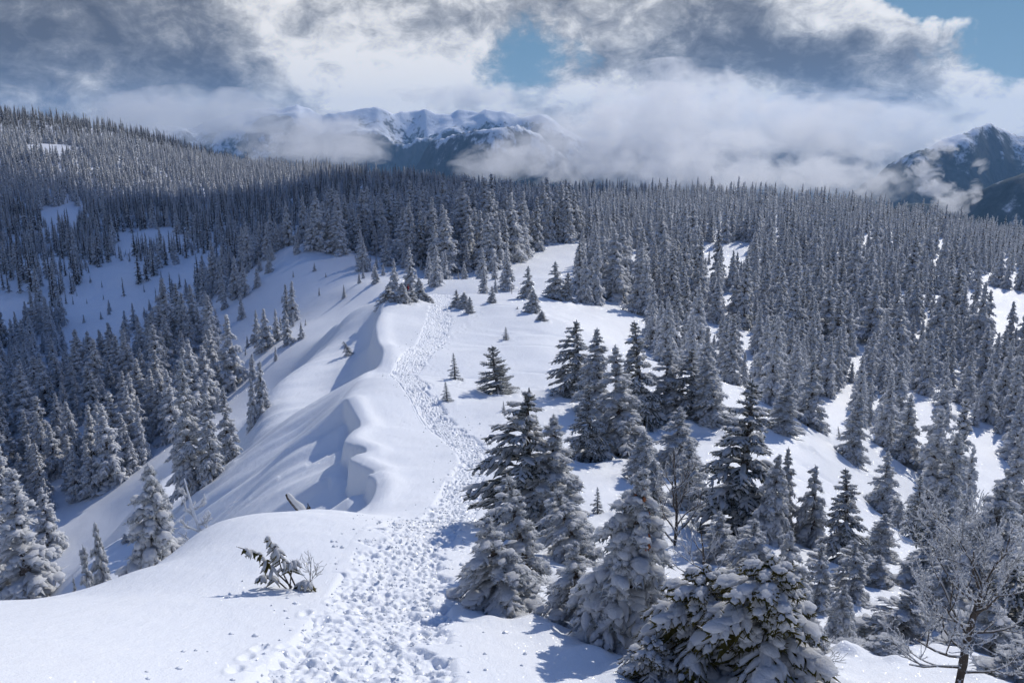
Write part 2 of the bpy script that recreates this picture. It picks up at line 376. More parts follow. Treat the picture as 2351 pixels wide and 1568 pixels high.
def mat_treesnow(name, grey=0.0):
    m, t, o = new_mat(name); g = t.node('ShaderNodeNewGeometry').outputs['Position']
    nb = bump(t, t.noise(g, 26, 4, .7), .05, .9)
    p = bsdf(t, o, (.90, .91, .93), .6, .2, nb)
    tr = t.node('ShaderNodeBsdfTranslucent'); tr.inputs[0].default_value = (.90, .92, .95, 1); t.l.new(nb, tr.inputs['Normal'])
    mx = t.node('ShaderNodeMixShader'); mx.inputs[0].default_value = .50
    t.l.new(p.outputs[0], mx.inputs[1]); t.l.new(tr.outputs[0], mx.inputs[2]); t.l.new(mx.outputs[0], o.inputs[0]); return m
def mat_needle(name, a, b_, frost=.0):
    m, t, o = new_mat(name); g = t.node('ShaderNodeNewGeometry').outputs['Position']
    c = t.mix(t.ramp(t.noise(g, 3.0, 4, .7), .35, .65), a, b_)
    if frost: c = t.mix(t.ramp(t.noise(g, 9.0, 5, .75), .60 - frost * .3, .72 - frost * .3), c, (.62, .65, .68))
    p = bsdf(t, o, c, .65, .2, bump(t, t.noise(g, 40, 3, .7), .04, 1.0))
    tr = t.node('ShaderNodeBsdfTranslucent'); t.l.new(c, tr.inputs[0])
    mx = t.node('ShaderNodeMixShader'); mx.inputs[0].default_value = .3
    t.l.new(p.outputs[0], mx.inputs[1]); t.l.new(tr.outputs[0], mx.inputs[2]); t.l.new(mx.outputs[0], o.inputs[0]); return m
def mat_bark(name, frost=.3):
    m, t, o = new_mat(name); g = t.node('ShaderNodeNewGeometry').outputs['Position']
    c = t.mix(t.noise(t.mapping(g, scale=(1, 1, .3)), 18, 4, .7), (.035, .028, .024), (.11, .09, .075))
    c = t.mix(t.ramp(t.noise(g, 11, 4, .7), .62 - frost * .35, .68 - frost * .3), c, (.7, .72, .75))
    bsdf(t, o, c, .85, .15, bump(t, t.noise(g, 30, 3, .6), .02, .8)); return m
M_SNOW = mat_snow("snow_surface"); M_TRAIL = mat_snow("trodden_snow", True)
M_TS = mat_treesnow("tree_snow"); M_ND = mat_needle("needles_dark", (.02, .032, .022), (.06, .075, .05), .45)
M_NF = mat_needle("needles_frosted", (.16, .17, .17), (.45, .46, .48), .9)
M_NY = mat_needle("needles_olive", (.05, .055, .012), (.12, .10, .02), .0)
M_BARK = mat_bark("bark", .12); M_FROSTWOOD = mat_bark("frosted_wood", 1.0)

# ------------------------------------------------------------------ ground mesh (fans out from the viewpoint; finer where the photograph looks)
th = np.concatenate((np.linspace(-1.05, -.66, 40)[:-1], np.linspace(-.66, .66, 640), np.linspace(.66, 1.05, 40)[1:]))
lr = np.concatenate((np.linspace(math.log(4.5), math.log(11), 20)[:-1], np.linspace(math.log(11), math.log(140), 360)[:-1], np.linspace(math.log(140), math.log(1700), 190)))
TH, LR = np.meshgrid(th, lr, indexing='xy'); R_ = np.exp(LR); GX = R_ * np.sin(TH); GY = R_ * np.cos(TH)
GZ = ground_z(GX, GY)
# keep the far hem of the sheet going down into the valley
GZ -= sstep(math.log(1150), math.log(1700), LR) * 260
# trail centre line: (u, v, d, half width, hw2)
TRAIL = [(800,1620,11.2,2.0),(830,1540,12.6,1.9),(850,1480,14.3,1.8),(890,1380,18,1.75),(930,1290,22.5,1.7),(965,1215,27,1.6),(1000,1196,30,1.5),(1040,1170,34,1.3),(1062,1130,39,1.3),(1100,1070,44.5,1.35),
         (1080,1030,48.5,1.35),(1030,990,53.5,1.35),(985,950,60,1.35),(945,905,67,1.4),(925,865,75,1.45),(945,840,81,1.6),(980,800,90,1.7),(1005,745,105,1.9),(1012,700,122,1.9),(1014,676,134,1.9),(1016,672,140,1.7)]
def smooth_path(pts, n):
    p = np.array(pts, float); t = np.concatenate(([0], np.cumsum(np.hypot(*np.diff(p[:, :2], axis=0).T))))
    # Catmull-Rom
    out = []; tt = np.linspace(0, t[-1], n)
    for q in tt:
        i = min(max(np.searchsorted(t, q) - 1, 0), len(p) - 2); f = (q - t[i]) / (t[i + 1] - t[i])
        p0 = p[max(i - 1, 0)]; p1 = p[i]; p2 = p[i + 1]; p3 = p[min(i + 2, len(p) - 1)]
        out.append(.5 * ((2 * p1) + (p2 - p0) * f + (2 * p0 - 5 * p1 + 4 * p2 - p3) * f * f + (3 * p1 - p0 - 3 * p2 + p3) * f ** 3))
    return np.array(out)
tp = smooth_path([(*world_of(u, v, d), w) for u, v, d, w in TRAIL], 260)
dT, sT, aT = poly_sd(GX.ravel(), GY.ravel(), tp[::4, :2])
wT = np.interp(aT, np.linspace(0, 1, len(tp)), tp[:, 2]) * 1.1
GZ -= (.30 * (1 - sstep(.62, .85, dT / wT))).reshape(GZ.shape)
nr, nc = GX.shape
idx = np.arange(nr * nc).reshape(nr, nc)
quads = np.stack((idx[:-1, :-1].ravel(), idx[:-1, 1:].ravel(), idx[1:, 1:].ravel(), idx[1:, :-1].ravel()), 1)[:, ::-1]
ground = obj("snow_ground", mesh_np("snow_ground", np.stack((GX.ravel(), GY.ravel(), GZ.ravel()), 1), quads, M_SNOW))
prop(ground, "snow covered ridge and hillsides", kind="structure")

# trail strip: trodden footprints as real relief
def build_trail():
    c = tp[:, :2]; seglen = np.hypot(*np.diff(c, axis=0).T); L = np.concatenate(([0], np.cumsum(seglen)))
    s = [0.0]
    while s[-1] < L[-1] - .1:
        p = np.array([np.interp(s[-1], L, c[:, 0]), np.interp(s[-1], L, c[:, 1])]); s.append(s[-1] + max(.04, np.hypot(*p) * .0024))
    s = np.array(s[:-1]); cx = np.interp(s, L, c[:, 0]); cyy = np.interp(s, L, c[:, 1]); hw = np.interp(s, L, tp[:, 2]) * 1.15
    tx = np.gradient(cx, s); ty = np.gradient(cyy, s); k = np.ones(41) / 41
    pad = lambda a: np.convolve(np.pad(a, 20, mode='edge'), k, 'valid')
    tx, ty = pad(tx), pad(ty); n = np.hypot(tx, ty); tx /= n; ty /= n
    NW = 120; w = np.linspace(-1.25, 1.25, NW)
    X = cx[:, None] + (-ty)[:, None] * w[None] * hw[:, None]; Y = cyy[:, None] + tx[:, None] * w[None] * hw[:, None]
    Z = ground_z(X, Y); rr = np.hypot(X, Y)
    en = np.abs(w)[None] + fbm(X / 1.1, Y / 1.1, 31, 4, .6) * .9
    inside = (1 - sstep(.60, .92, en)) * (.7 + .45 * np.clip(fbm(X / 1.6, Y / 1.6, 33, 3) + .5, 0, 1)) * 1.0
    rs = np.random.RandomState(5)
    sc_ = .19
    # cellular pits: footprints
    gx = X / sc_ + fbm(X / .6, Y / .6, 41, 2) * .8; gy = Y / sc_ * .8 + fbm(X / .6, Y / .6, 43, 2) * .8
    xi = np.floor(gx).astype(int); yi = np.floor(gy).astype(int); best = np.full(X.shape, 9.); bh = np.zeros(X.shape)
    def hsh(a, b, s_): 
        n = (a * 374761393 + b * 668265263 + s_ * 97531) & 0x7fffffff; n = ((n ^ (n >> 13)) * 1274126177) & 0x7fffffff; return (n & 0xffff) / 65535.
    for i in (-1, 0, 1):
        for j in (-1, 0, 1):
            a, b = xi + i, yi + j; px = a + hsh(a, b, 1); py = b + hsh(a, b, 2); d = np.hypot(gx - px, (gy - py) * .8)
            m = d < best; best = np.where(m, d, best); bh = np.where(m, hsh(a, b, 3), bh)
    pit = (1 - sstep(.15, .5, best)) * (.35 + .65 * bh)
    Z += inside * (-.09 - .12 * pit + .10 * fbm(X / .13, Y / .13, 51, 3) + .06 * np.clip(fbm(X / .4, Y / .4, 61, 2), -.2, 1))
    Z -= .04 * inside
    # scattered single prints at the margins
    # packed runner grooves along the left of the farther trail
    for off in (.90, .76):
        g = np.exp(-((w[None] - off) / .045) ** 2) * sstep(50, 56, rr) * (1 - sstep(98, 112, rr)); Z -= g * .06
        Z += np.exp(-((w[None] - off + .08) / .05) ** 2) * sstep(50, 56, rr) * (1 - sstep(98, 112, rr)) * .02
    edge = sstep(.84, 1.22, np.abs(w))[None]
    Z += .012 - edge * .10
    n0, n1 = X.shape; ii = np.arange(n0 * n1).reshape(n0, n1)
    q = np.stack((ii[:-1, :-1].ravel(), ii[:-1, 1:].ravel(), ii[1:, 1:].ravel(), ii[1:, :-1].ravel()), 1)[:, ::-1]
    o = obj("snow_trail", mesh_np("snow_trail", np.stack((X.ravel(), Y.ravel(), Z.ravel()), 1), q, M_SNOW)); prop(o, "trampled footpath of boot and ski tracks along the ridge", kind="structure")
build_trail()
def clods():
    rs = np.random.RandomState(9); n = 1500; t_ = rs.beta(1.0, 2.2, n); i = (t_ * (len(tp) - 2)).astype(int); w = tp[i, 2]; off = rs.normal(size=n) * .72
    tx = tp[i + 1, 0] - tp[i, 0]; ty = tp[i + 1, 1] - tp[i, 1]; q = np.hypot(tx, ty); x = tp[i, 0] - ty / q * off * w; y = tp[i, 1] + tx / q * off * w
    extra = 120; x = np.concatenate((x, rs.uniform(-6, 7, extra))); y = np.concatenate((y, rs.uniform(11, 24, extra))); n += extra
    r = rs.gamma(2.0, .016, n) + .012; z = ground_z(x, y); octv = np.array([(1, 0, 0), (0, 1, 0), (-1, 0, 0), (0, -1, 0), (0, 0, .8), (0, 0, -.8), (.6, .6, .4), (-.6, -.55, .45)], float)[:6]
    V = octv[None] * r[:, None, None] * rs.uniform(.6, 1.3, (n, 6, 3)) + np.stack((x, y, z + r * .2), 1)[:, None]
    F = np.array([(0, 1, 4), (1, 2, 4), (2, 3, 4), (3, 0, 4), (1, 0, 5), (2, 1, 5), (3, 2, 5), (0, 3, 5)]); F = (F[None] + np.arange(n)[:, None, None] * 6).reshape(-1, 3)
    prop(obj("snow_clods", mesh_np("snow_clods", V.reshape(-1, 3), F, M_SNOW)), "small clods of snow kicked up beside the footpath", kind="stuff")
clods()

# ------------------------------------------------------------------ far mountains
def mat_mountain():
    m, t, o = new_mat("mountain"); ge = t.node('ShaderNodeNewGeometry'); g = ge.outputs['Position']
    sp = t.node('ShaderNodeSeparateXYZ'); t.l.new(g, sp.inputs[0]); sn = t.node('ShaderNodeSeparateXYZ'); t.l.new(ge.outputs['Normal'], sn.inputs[0])
    n = t.noise(g, .004, 8, .65); n2 = t.noise(t.mapping(g, scale=(1, 1, .35)), .02, 6, .7)
    alt = t.add(t.add(.34, t.mul(sp.outputs[2], .0019)), t.add(t.mul(t.sub(n, .5), 2.2), t.mul(t.sub(n2, .5), 1.5)))
    snow = t.ramp(alt, .10, .55)
    rock = t.ramp(t.add(sn.outputs[2], t.mul(t.sub(n2, .5), .6)), .58, .70)
    rcol = t.mix(n2, (.03, .033, .036), (.10, .10, .10)); forest = t.mix(t.ramp(n2, .35, .7), (.010, .018, .014), (.06, .075, .08))
    c = t.mix(snow, forest, t.mix(rock, rcol, (.8, .83, .88)))
    bsdf(t, o, c, .8, .1, bump(t, n2, 12, .7)); return m
M_MT = mat_mountain()
def skyline(pts):
    a = [(ae(u, v)[0], math.tan(ae(u, v)[1])) for u, v in pts]; a.sort(); return np.array(a)
def mountain(name, pts, D, thick, a0, a1, rough, seed, base=-1500, nt=420, nrr=150, label=""):
    S = skyline(pts); t_ = np.linspace(a0, a1, nt); rr = np.linspace(D - thick, D + thick * .6, nrr)
    T, R = np.meshgrid(t_, rr); s = np.interp(T, S[:, 0], S[:, 1])
    X = R * np.sin(T); Y = R * np.cos(T)
    wob = fbm(T * 7, np.zeros_like(T), seed + 3, 3) * thick * .25
    f = (R - D - wob) / thick; prof = np.where(f < 0, np.clip(1 + f * 1.0, 0, 1) ** 1.25, np.clip(1 - f * 1.4, 0, 1))
    top = s * D; prof = prof * prof * (3 - 2 * prof) * .5 + prof * .5
    rd = ridged(X / (thick * .45), Y / (thick * .45), seed, 6, .52)
    Z = base + (top - base) * prof + (rd - .95) * rough * np.clip((1 - prof) * 2.2 + .15, 0, 1) + fbm(X / 120, Y / 120, seed + 9, 3) * rough * .07
    ii = np.arange(X.size).reshape(X.shape)
    q = np.stack((ii[:-1, :-1].ravel(), ii[:-1, 1:].ravel(), ii[1:, 1:].ravel(), ii[1:, :-1].ravel()), 1)[:, ::-1]
    o = obj(name, mesh_np(name, np.stack((X.ravel(), Y.ravel(), Z.ravel()), 1), q, M_MT)); prop(o, label, kind="structure")
mountain("mountain_range", [(-900,330),(-300,300),(100,300),(330,285),(440,285),(520,262),(600,243),(650,250),(680,236),(715,248),(740,262),(800,241),(860,236),(905,250),(940,246),(975,238),(1010,252),(1060,250),(1100,262),(1160,262),(1200,276),(1240,268),(1300,300),(1400,330),(1600,350)],
         8200, 2600, -.95, .24, 330, 11, label="snowy mountain range in cloud behind the left and middle forest")
mountain("mountain_spur", [(800,480),(930,420),(985,322),(1040,300),(1100,290),(1190,282),(1240,300),(1300,360),(1380,430)], 5600, 1500, -.2, .14, 170, 21, nt=200, nrr=100, label="dark forested mountain spur below the snowy range")
mountain("jagged_mountains", [(1250,380),(1420,330),(1560,305),(1640,295),(1665,292),(1690,300),(1720,272),(1745,266),(1790,285),(1820,276),(1850,300),(1880,280),(1905,272),(1940,290),(1990,305),(2005,296),(2030,315),(2100,350),(2300,350)],
         11500, 2800, .05, .62, 420, 31, nt=320, label="pale jagged peaks half hidden in cloud")
mountain("right_mountain", [(1900,470),(1990,398),(2040,362),(2110,330),(2160,305),(2210,290),(2250,271),(2280,275),(2310,283),(2351,296),(2500,290),(2800,260),(3300,330)], 5600, 2300, .3, 1.0, 330, 44, nt=320, label="blue mountain with forested flank at the right edge")
mountain("forested_spur", [(2020,560),(2060,472),(2150,450),(2250,420),(2351,380),(2500,330),(2800,300)], 3500, 1300, .38, 1.0, 190, 54, nt=300, base=-1100, label="dark blue forested spur below the right mountain")
vf = obj("valley_floor", mesh_np("valley_floor", [(-15500, 1500, -1400), (15500, 1500, -1400), (15500, 15000, -1400), (-15500, 15000, -1400)], np.array([[0, 1, 2, 3]]), M_MT, False))
prop(vf, "valley floor far below", kind="structure")
# ------------------------------------------------------------------ air and cloud
def vol_mat(name, dens, col, noise=None, aniso=.35):
    m, t, o = new_mat(name); v = t.node('ShaderNodeVolumePrincipled'); v.inputs['Color'].default_value = col + (1,); v.inputs['Anisotropy'].default_value = aniso
    v.inputs['Density'].default_value = dens; t.l.new(v.outputs[0], o.inputs['Volume'])
    if noise:
        oc = t.node('ShaderNodeTexCoord').outputs['Object']; g = t.node('ShaderNodeNewGeometry').outputs['Position']
        ln = t.node('ShaderNodeVectorMath', operation='LENGTH'); t.l.new(oc, ln.inputs[0])
        n1 = t.noise(t.mapping(g, scale=(1, 1, 1.4)), noise, 8, .66, .8)
        f = t.add(t.sub(1.0, ln.outputs["Value"]), t.mul(t.sub(n1, .5), 5.4))
        t.l.new(t.mul(t.ramp(f, .30, .60), dens), v.inputs['Density'])
    return m
HZ = bpy.data.meshes.new("haze"); 
def box_mesh(x0, x1, y0, y1, z0, z1):
    v = [(x, y, z) for z in (z0, z1) for y in (y0, y1) for x in (x0, x1)]
    return np.array(v), np.array([[0, 2, 3, 1], [4, 5, 7, 6], [0, 1, 5, 4], [1, 3, 7, 5], [3, 2, 6, 7], [2, 0, 4, 6]])
hv, hf = box_mesh(-16000, 16000, -2500, 15500, -1501.5, 800)
haze = obj("haze", mesh_np("haze", hv, hf, vol_mat("air", 4.5e-5, (.32, .60, 1.0), None, .2), False)); prop(haze, kind="stuff")
def blob_mesh(name, amp, seed, mat):
    n, k = 40, 24; a = np.linspace(0, 2 * np.pi, n, endpoint=False); b = np.linspace(.02, math.pi - .02, k); A, B = np.meshgrid(a, b)
    x = np.sin(B) * np.cos(A); y = np.sin(B) * np.sin(A); z = np.cos(B)
    r = 1 + amp * (fbm(x * 1.6 + 5 + z, y * 1.6 + 3 - z, seed, 4))
    ii = np.arange(n * k).reshape(k, n); jj = np.roll(ii, -1, 1)
    q = np.stack((ii[:-1].ravel(), ii[1:].ravel(), jj[1:].ravel(), jj[:-1].ravel()), 1)
    cap = [np.concatenate((ii[0][:, None], jj[0][:, None], np.full((n, 1), n * k)), 1), np.concatenate((jj[-1][:, None], ii[-1][:, None], np.full((n, 1), n * k + 1)), 1)]
    V = np.concatenate((np.stack(((x * r).ravel(), (y * r).ravel(), (z * r).ravel()), 1), [(0, 0, 1.0), (0, 0, -1.0)]))
    return mesh_np(name, V, [q] + cap, mat)
VM1 = vol_mat("cloud_vapour", .0030, (.99, .99, 1.0), .0048); VM2 = vol_mat("puff_vapour", .014, (.99, .99, 1.0), .016); VM3 = vol_mat("thin_vapour", .0022, (.95, .97, 1.0), .0022)
ball = blob_mesh("cloud", 0, 1, VM1); ball2 = blob_mesh("cloud_puff", 0, 1, VM2); ball3 = blob_mesh("cloud_veil", 0, 1, VM3)
def cloud(me, u, v, ru, rv, D, depth):
    x, y = world_of(u, v, D); q = ray(u, v); z = q[2] / math.hypot(q[0], q[1]) * D
    o = obj(me.name.split('.')[0], me, loc=(x, y, z)); o.scale = (ru / F0 * D * 1.3, depth, rv / F0 * D * 1.5); o.rotation_euler = (0, 0, -math.atan2(x, y)); prop(o, kind="stuff")
for a in [(1330,330,150,58,4300,600),(1170,378,120,36,3700,400),(1540,300,170,100,4800,800),(1600,365,150,55,4100,600),(1860,310,160,55,5200,700),
          (1760,400,210,35,3900,500),(1960,412,110,36,3500,400),(740,318,140,40,5000,500),(720,350,150,26,4200,400),(1420,390,170,30,3800,400)]: cloud(ball, *a)
for a in [(1090,222,150,24,6800,500),(450,275,230,45,6400,900),(1750,280,300,50,8200,900),(2060,330,110,60,7200,800)]: cloud(ball3, *a)
for a in [(2160,345,26,18,3300,70),(2120,400,30,24,3200,90),(2150,432,38,15,3100,90),(2188,465,32,20,2700,70),(2250,380,14,12,3100,40),(2238,445,14,20,2800,40)]: cloud(ball2, *a)
VH = vol_mat("shade_cloud_vapour", .016, (.95, .97, 1.0))  # vapour for the added clouds that only cast shade
for (sx_, sy_, rx_, ry_, hz_, sd_) in [(-230,430,250,170,1150,3),(-330,1250,560,230,1350,4),(330,700,380,130,1200,5),(-125,225,95,110,1100,6)]:
    k = (hz_ + 50) / math.tan(SUN_EL); o = obj("cloud", blob_mesh("shade_cloud", .7, sd_, VH), loc=(sx_ + k * math.sin(SUN_AZ), sy_ + k * math.cos(SUN_AZ), hz_)); o.scale = (rx_, ry_, 110); prop(o, kind="stuff")  # unseen cloud added above the view, sunward of the slope it shades
# ------------------------------------------------------------------ conifer generator
class Geo:
    def __init__(s): s.v = []; s.f = {3: [], 4: []}; s.n = 0
    def add(s, v, f):
        s.v.append(np.asarray(v, float).reshape(-1, 3)); s.f[f.shape[1]].append(f + s.n); s.n += len(s.v[-1])
    def mesh(s, name, mat, warp=None, smooth=True):
        v = np.concatenate(s.v)
        if warp is not None: v = warp(v)
        return mesh_np(name, v, [np.concatenate(x) for x in s.f.values() if x], mat, smooth)
def tubes(geo, pts, radii, sides, flat=1.0, jit=0.0, rs=RNG, lift=0.0, up=None):
    """pts (N,K,3) spines, radii (N,K): closed tapering tubes, all at once"""
    N, K = radii.shape
    tan = np.gradient(pts, axis=1); tan /= np.linalg.norm(tan, axis=2, keepdims=True) + 1e-9
    zz = np.array([0, 0, 1.0]); side = np.cross(tan, zz + 1e-3); nrm = np.linalg.norm(side, axis=2, keepdims=True)
    side = np.where(nrm > .05, side / (nrm + 1e-9), np.array([1.0, 0, 0])); upv = np.cross(side, tan)
    a = np.arange(sides) / sides * 2 * np.pi + .3
    ca = np.cos(a)[None, None, :, None]; sa = np.sin(a)[None, None, :, None]
    r = radii[:, :, None, None] * (1 + jit * rs.uniform(-1, 1, (N, K, sides, 1)))
    V = pts[:, :, None, :] + r * (side[:, :, None, :] * ca + upv[:, :, None, :] * sa * flat)
    V[..., 2] += lift * radii[:, :, None]
    idx = np.arange(N * K * sides).reshape(N, K, sides)
    nx = np.roll(idx, -1, 2)
    q = np.stack((idx[:, :-1], nx[:, :-1], nx[:, 1:], idx[:, 1:]), -1).reshape(-1, 4)
    geo.add(V, q)
def spikes(geo, p, d, ln, wd, rs):
    """little needle sprays: p,d (N,3)"""
    n = len(p); s = np.cross(d, rs.normal(size=(n, 3))); s /= np.linalg.norm(s, axis=1, keepdims=True) + 1e-9
    V = np.stack((p - s * wd[:, None], p + s * wd[:, None], p + d * ln[:, None]), 1)
    geo.add(V, np.arange(n * 3).reshape(n, 3))
def make_conifer(seed, H, R, nb, nf, K, sides, snow=.085, thick=1.0, asym=0.0, shape=.8, droop=.5, spiky=0, bare_low=.03, density_top=1.0, ragged=.25, snow_cover=1.0, twin=0, green_low=0.0, lump=.3, sub=0, blobs=0, fw=1.06, fl_=.62):
    rs = np.random.RandomState(seed)
    gs, gf, gt = Geo(), Geo(), Geo()
    stems = [(0, 0, H)] if not twin else [(0, 0, H), (R * .45, R * .1, H * .86)]
    SP = []; SR = []; LV = []; BP = []; BR = []
    for (ox, oy, HH) in stems:
        zt = np.linspace(0, HH, 9); wob = np.cumsum(rs.normal(size=(9, 2)) * .004 * HH, 0) * 1.0
        P = np.stack((ox + wob[:, 0] * (zt / HH), oy + wob[:, 1] * (zt / HH), zt - .3 * (zt == 0)), 1)
        rad_ = .030 * HH * (1 - zt / HH) ** .8 + .008
        tubes(gt, P[None], rad_[None], 7, 1, .06, rs)
        n_ = int(nb * (HH / H)); tt = np.linspace(bare_low, .985, n_) ** 1.08 + rs.uniform(-.01, .01, n_)
        az = np.arange(n_) * 2.399963 + rs.uniform(-.5, .5, n_)
        env = (np.clip(1 - tt, 0.0, 1) ** shape) * .97 + .03
        grp = 1 + ragged * np.sin(tt * 40 + rs.uniform(0, 6)) * .5 + ragged * rs.uniform(-1, .6, n_)
        L = R * env * np.minimum(grp, 1.12) * (1 + .6 * asym * np.cos(az - math.pi)) * (.8 if twin else 1)
        L = np.maximum(L, .05 * R)
        rise = .55 * tt - .30 * (1 - tt) + rs.uniform(-.12, .12, n_)
        for i in range(n_):
            z0 = tt[i] * HH; cx = np.interp(z0, zt, P[:, 0]); cy_ = np.interp(z0, zt, P[:, 1])
            d = np.array((math.cos(az[i]), math.sin(az[i]), 0)); s_ = np.array((-d[1], d[0], 0)); l = L[i]
            def spine(t): return np.array((cx, cy_, z0))[None] + d[None] * (l * t)[:, None] + np.array((0, 0, 1.0))[None] * (l * (rise[i] * t - droop * t ** 2.2))[:, None]
            ks = np.linspace(0.05, 1, K); SP.append(spine(ks)); 
            w = snow * thick * (.55 + .9 * (1 - tt[i])) * (R * .9 / 1.0) ** .3
            prof = np.sin(np.clip(ks * .93 + .07, 0, 1) * math.pi) ** .55 * .95 + .05
            SR.append(w * prof * 1.1); LV.append(tt[i])
            for j in range(nf):
                s0 = .22 + .70 * (j + .5) / nf; sg = 1 if j % 2 else -1
                p0 = spine(np.array([s0]))[0]; fl = l * (fl_ * (1 - s0 * .72)) * rs.uniform(.7, 1.15)
                fd = d * .62 + s_ * sg * .9; fd /= np.linalg.norm(fd)
                kk = np.linspace(0, 1, K)
                slope0 = rise[i] - droop * 2.2 * s0 ** 1.2 * .8
                sp = p0[None] + fd[None] * (fl * kk)[:, None] + np.array((0, 0, 1.0))[None] * (fl * (slope0 * .55 * kk - (droop * .8 + .15) * kk ** 2))[:, None]
                SP.append(sp); pr = np.sin(np.clip(kk * .86 + .14, 0, 1) * math.pi) ** .55 * .95 + .04
                SR.append(w * pr * rs.uniform(.65, 1.1)); LV.append(tt[i])
                for q_ in range(sub):
                    m0 = rs.uniform(.25, .8); p1 = p0 + (sp[-1] - p0) * m0 + np.array((0, 0, .02)); f2 = fl * rs.uniform(.35, .6); d2 = fd + (d if rs.rand() < .6 else s_ * rs.choice((-1, 1))) * rs.uniform(.6, 1.3); d2 /= np.linalg.norm(d2)
                    SP.append(p1[None] + d2[None] * (f2 * kk)[:, None] + np.array((0, 0, 1.0))[None] * (f2 * (slope0 * .4 * kk - (droop + .25) * kk ** 2))[:, None]); SR.append(w * pr * rs.uniform(.55, .9)); LV.append(tt[i])
            for q_ in range(blobs):
                m0 = rs.uniform(.3, .85); p1 = spine(np.array([m0]))[0]; d2 = d + s_ * rs.uniform(-1, 1); kk = np.linspace(0, 1, K); bl = l * rs.uniform(.2, .38)
                BP.append(p1[None] + d2[None] * (bl * (kk - .4))[:, None] + np.array((0, 0, 1.0))[None] * (w * .9 - bl * .22 * kk ** 1.5)[:, None]); BR.append(w * rs.uniform(1.3, 2.4) * np.sin(np.clip(kk * .84 + .08, 0, 1) * math.pi) ** .7)
        # leader
        kk = np.linspace(0, 1, K); top = P[-1]; SP.append(top[None] + np.array((0, 0, 1.0))[None] * (kk * .05 * HH - .03 * HH)[:, None]); SR.append(.035 * R * (1 - kk * .9)); LV.append(1.0)
    SP = np.array(SP); SR = np.array(SR); LV = np.array(LV)
    SR = SR * (1 + lump * rs.uniform(-1, 1, SR.shape)) * (1 + lump * .5 * rs.uniform(-1, 1, (len(SR), 1)))
    keep = rs.uniform(size=len(SP)) < snow_cover * (1 - green_low * (1 - LV))
    fol = SP.copy(); fol[:, :, 2] -= SR * .55; ext = fol[:, -1] - fol[:, -2]; fol[:, -1] += ext * .30
    fr = SR * fw + .010; fr[:, -1] = .008
    tubes(gf, fol, fr, max(3, sides - 2), .75, .35, rs)
    sr = SR[keep].copy(); sr[:, -1] *= .5
    tubes(gs, SP[keep], sr, sides, .72, .22, rs, lift=.25)
    if BP: tubes(gs, np.array(BP), np.array(BR) * (1 + .15 * rs.uniform(-1, 1, np.array(BR).shape)), sides + 1, .62, .12, rs)
    if spiky:
        M = len(SP) * spiky; ii = rs.randint(0, len(SP), M); t = rs.uniform(.15, 1.0, M) * (K - 1); k0 = np.clip(t.astype(int), 0, K - 2); f = (t - k0)[:, None]
        p = fol[ii, k0] * (1 - f) + fol[ii, k0 + 1] * f; dr = fol[ii, k0 + 1] - fol[ii, k0]; dr /= np.linalg.norm(dr, axis=1, keepdims=True) + 1e-9
        sd_ = rs.normal(size=(M, 3)) * .75; sd_[:, 2] -= .35; dd = dr * .9 + sd_; dd /= np.linalg.norm(dd, axis=1, keepdims=True)
        hf = M * 2 // 3
        spikes(gf, p[:hf], dd[:hf], (SR[ii, k0][:hf] * 1.5 + .05) * rs.uniform(.7, 1.3, hf), np.full(hf, .016) + SR[ii, k0][:hf] * .10, rs)
        # rime feathers, white
        p2 = p[hf:].copy(); p2[:, 2] += SR[ii, k0][hf:] * .5; d2 = dd[hf:].copy(); d2[:, 2] = np.abs(d2[:, 2]) * .6 - .1
        spikes(gs, p2, d2, (SR[ii, k0][hf:] * 1.4 + .04) * rs.uniform(.6, 1.2, len(p2)), np.full(len(p2), .014) + SR[ii, k0][hf:] * .12, rs)
    return gt, gf, gs
def proto_meshes(tag, mats, **kw):
    gt, gf, gs = make_conifer(**kw)
    return (gt.mesh("trunk_" + tag, mats[0]), gf.mesh("crown_" + tag, mats[1]), gs.mesh("snow_" + tag, mats[2])), kw['H'], kw['R']
M_NG = mat_needle("needles_grey_green", (.035, .042, .02), (.15, .15, .09), .75); MG = (M_BARK, M_NG, M_TS)
MS = (M_BARK, M_ND, M_TS); MF_ = (M_BARK, M_NF, M_TS); MY = (M_BARK, M_NY, M_TS)
PRO = {}
# close, heavily laden trees
PRO['laden'] = [proto_meshes("laden", MG, seed=1, H=4.6, R=1.35, nb=95, nf=7, K=4, sides=5, snow=.085, asym=.25, droop=.6, shape=.75, spiky=7, ragged=.7, snow_cover=.98, lump=.4, sub=1, blobs=3, fw=.85, fl_=.5),
                proto_meshes("laden_b", MG, seed=2, H=5.0, R=1.25, nb=90, nf=7, K=4, sides=5, snow=.08, asym=.5, droop=.65, shape=.65, spiky=7, ragged=.9, snow_cover=.97, lump=.4, sub=1, blobs=3, fw=.85, fl_=.5)]
PRO['olive'] = [proto_meshes("olive", MY, seed=12, H=4.0, R=1.7, nb=80, nf=8, K=4, sides=6, snow=.085, asym=.3, droop=.5, shape=.5, spiky=9, ragged=.8, snow_cover=.95, lump=.4, sub=1, blobs=4, fw=.9, fl_=.5),
                proto_meshes("olive_b", MG, seed=13, H=4.0, R=1.7, nb=80, nf=8, K=4, sides=6, snow=.085, asym=.3, droop=.55, shape=.55, spiky=9, ragged=.9, snow_cover=.95, lump=.4, sub=1, blobs=4, fw=.9, fl_=.5)]
PRO['leaning'] = [proto_meshes("leaning", MG, seed=3, H=4.6, R=1.1, nb=80, nf=7, K=4, sides=5, snow=.062, asym=.75, droop=.35, shape=.6, spiky=8, ragged=1.0, snow_cover=.95, lump=.4, sub=1, blobs=2, fw=.85, fl_=.5)]
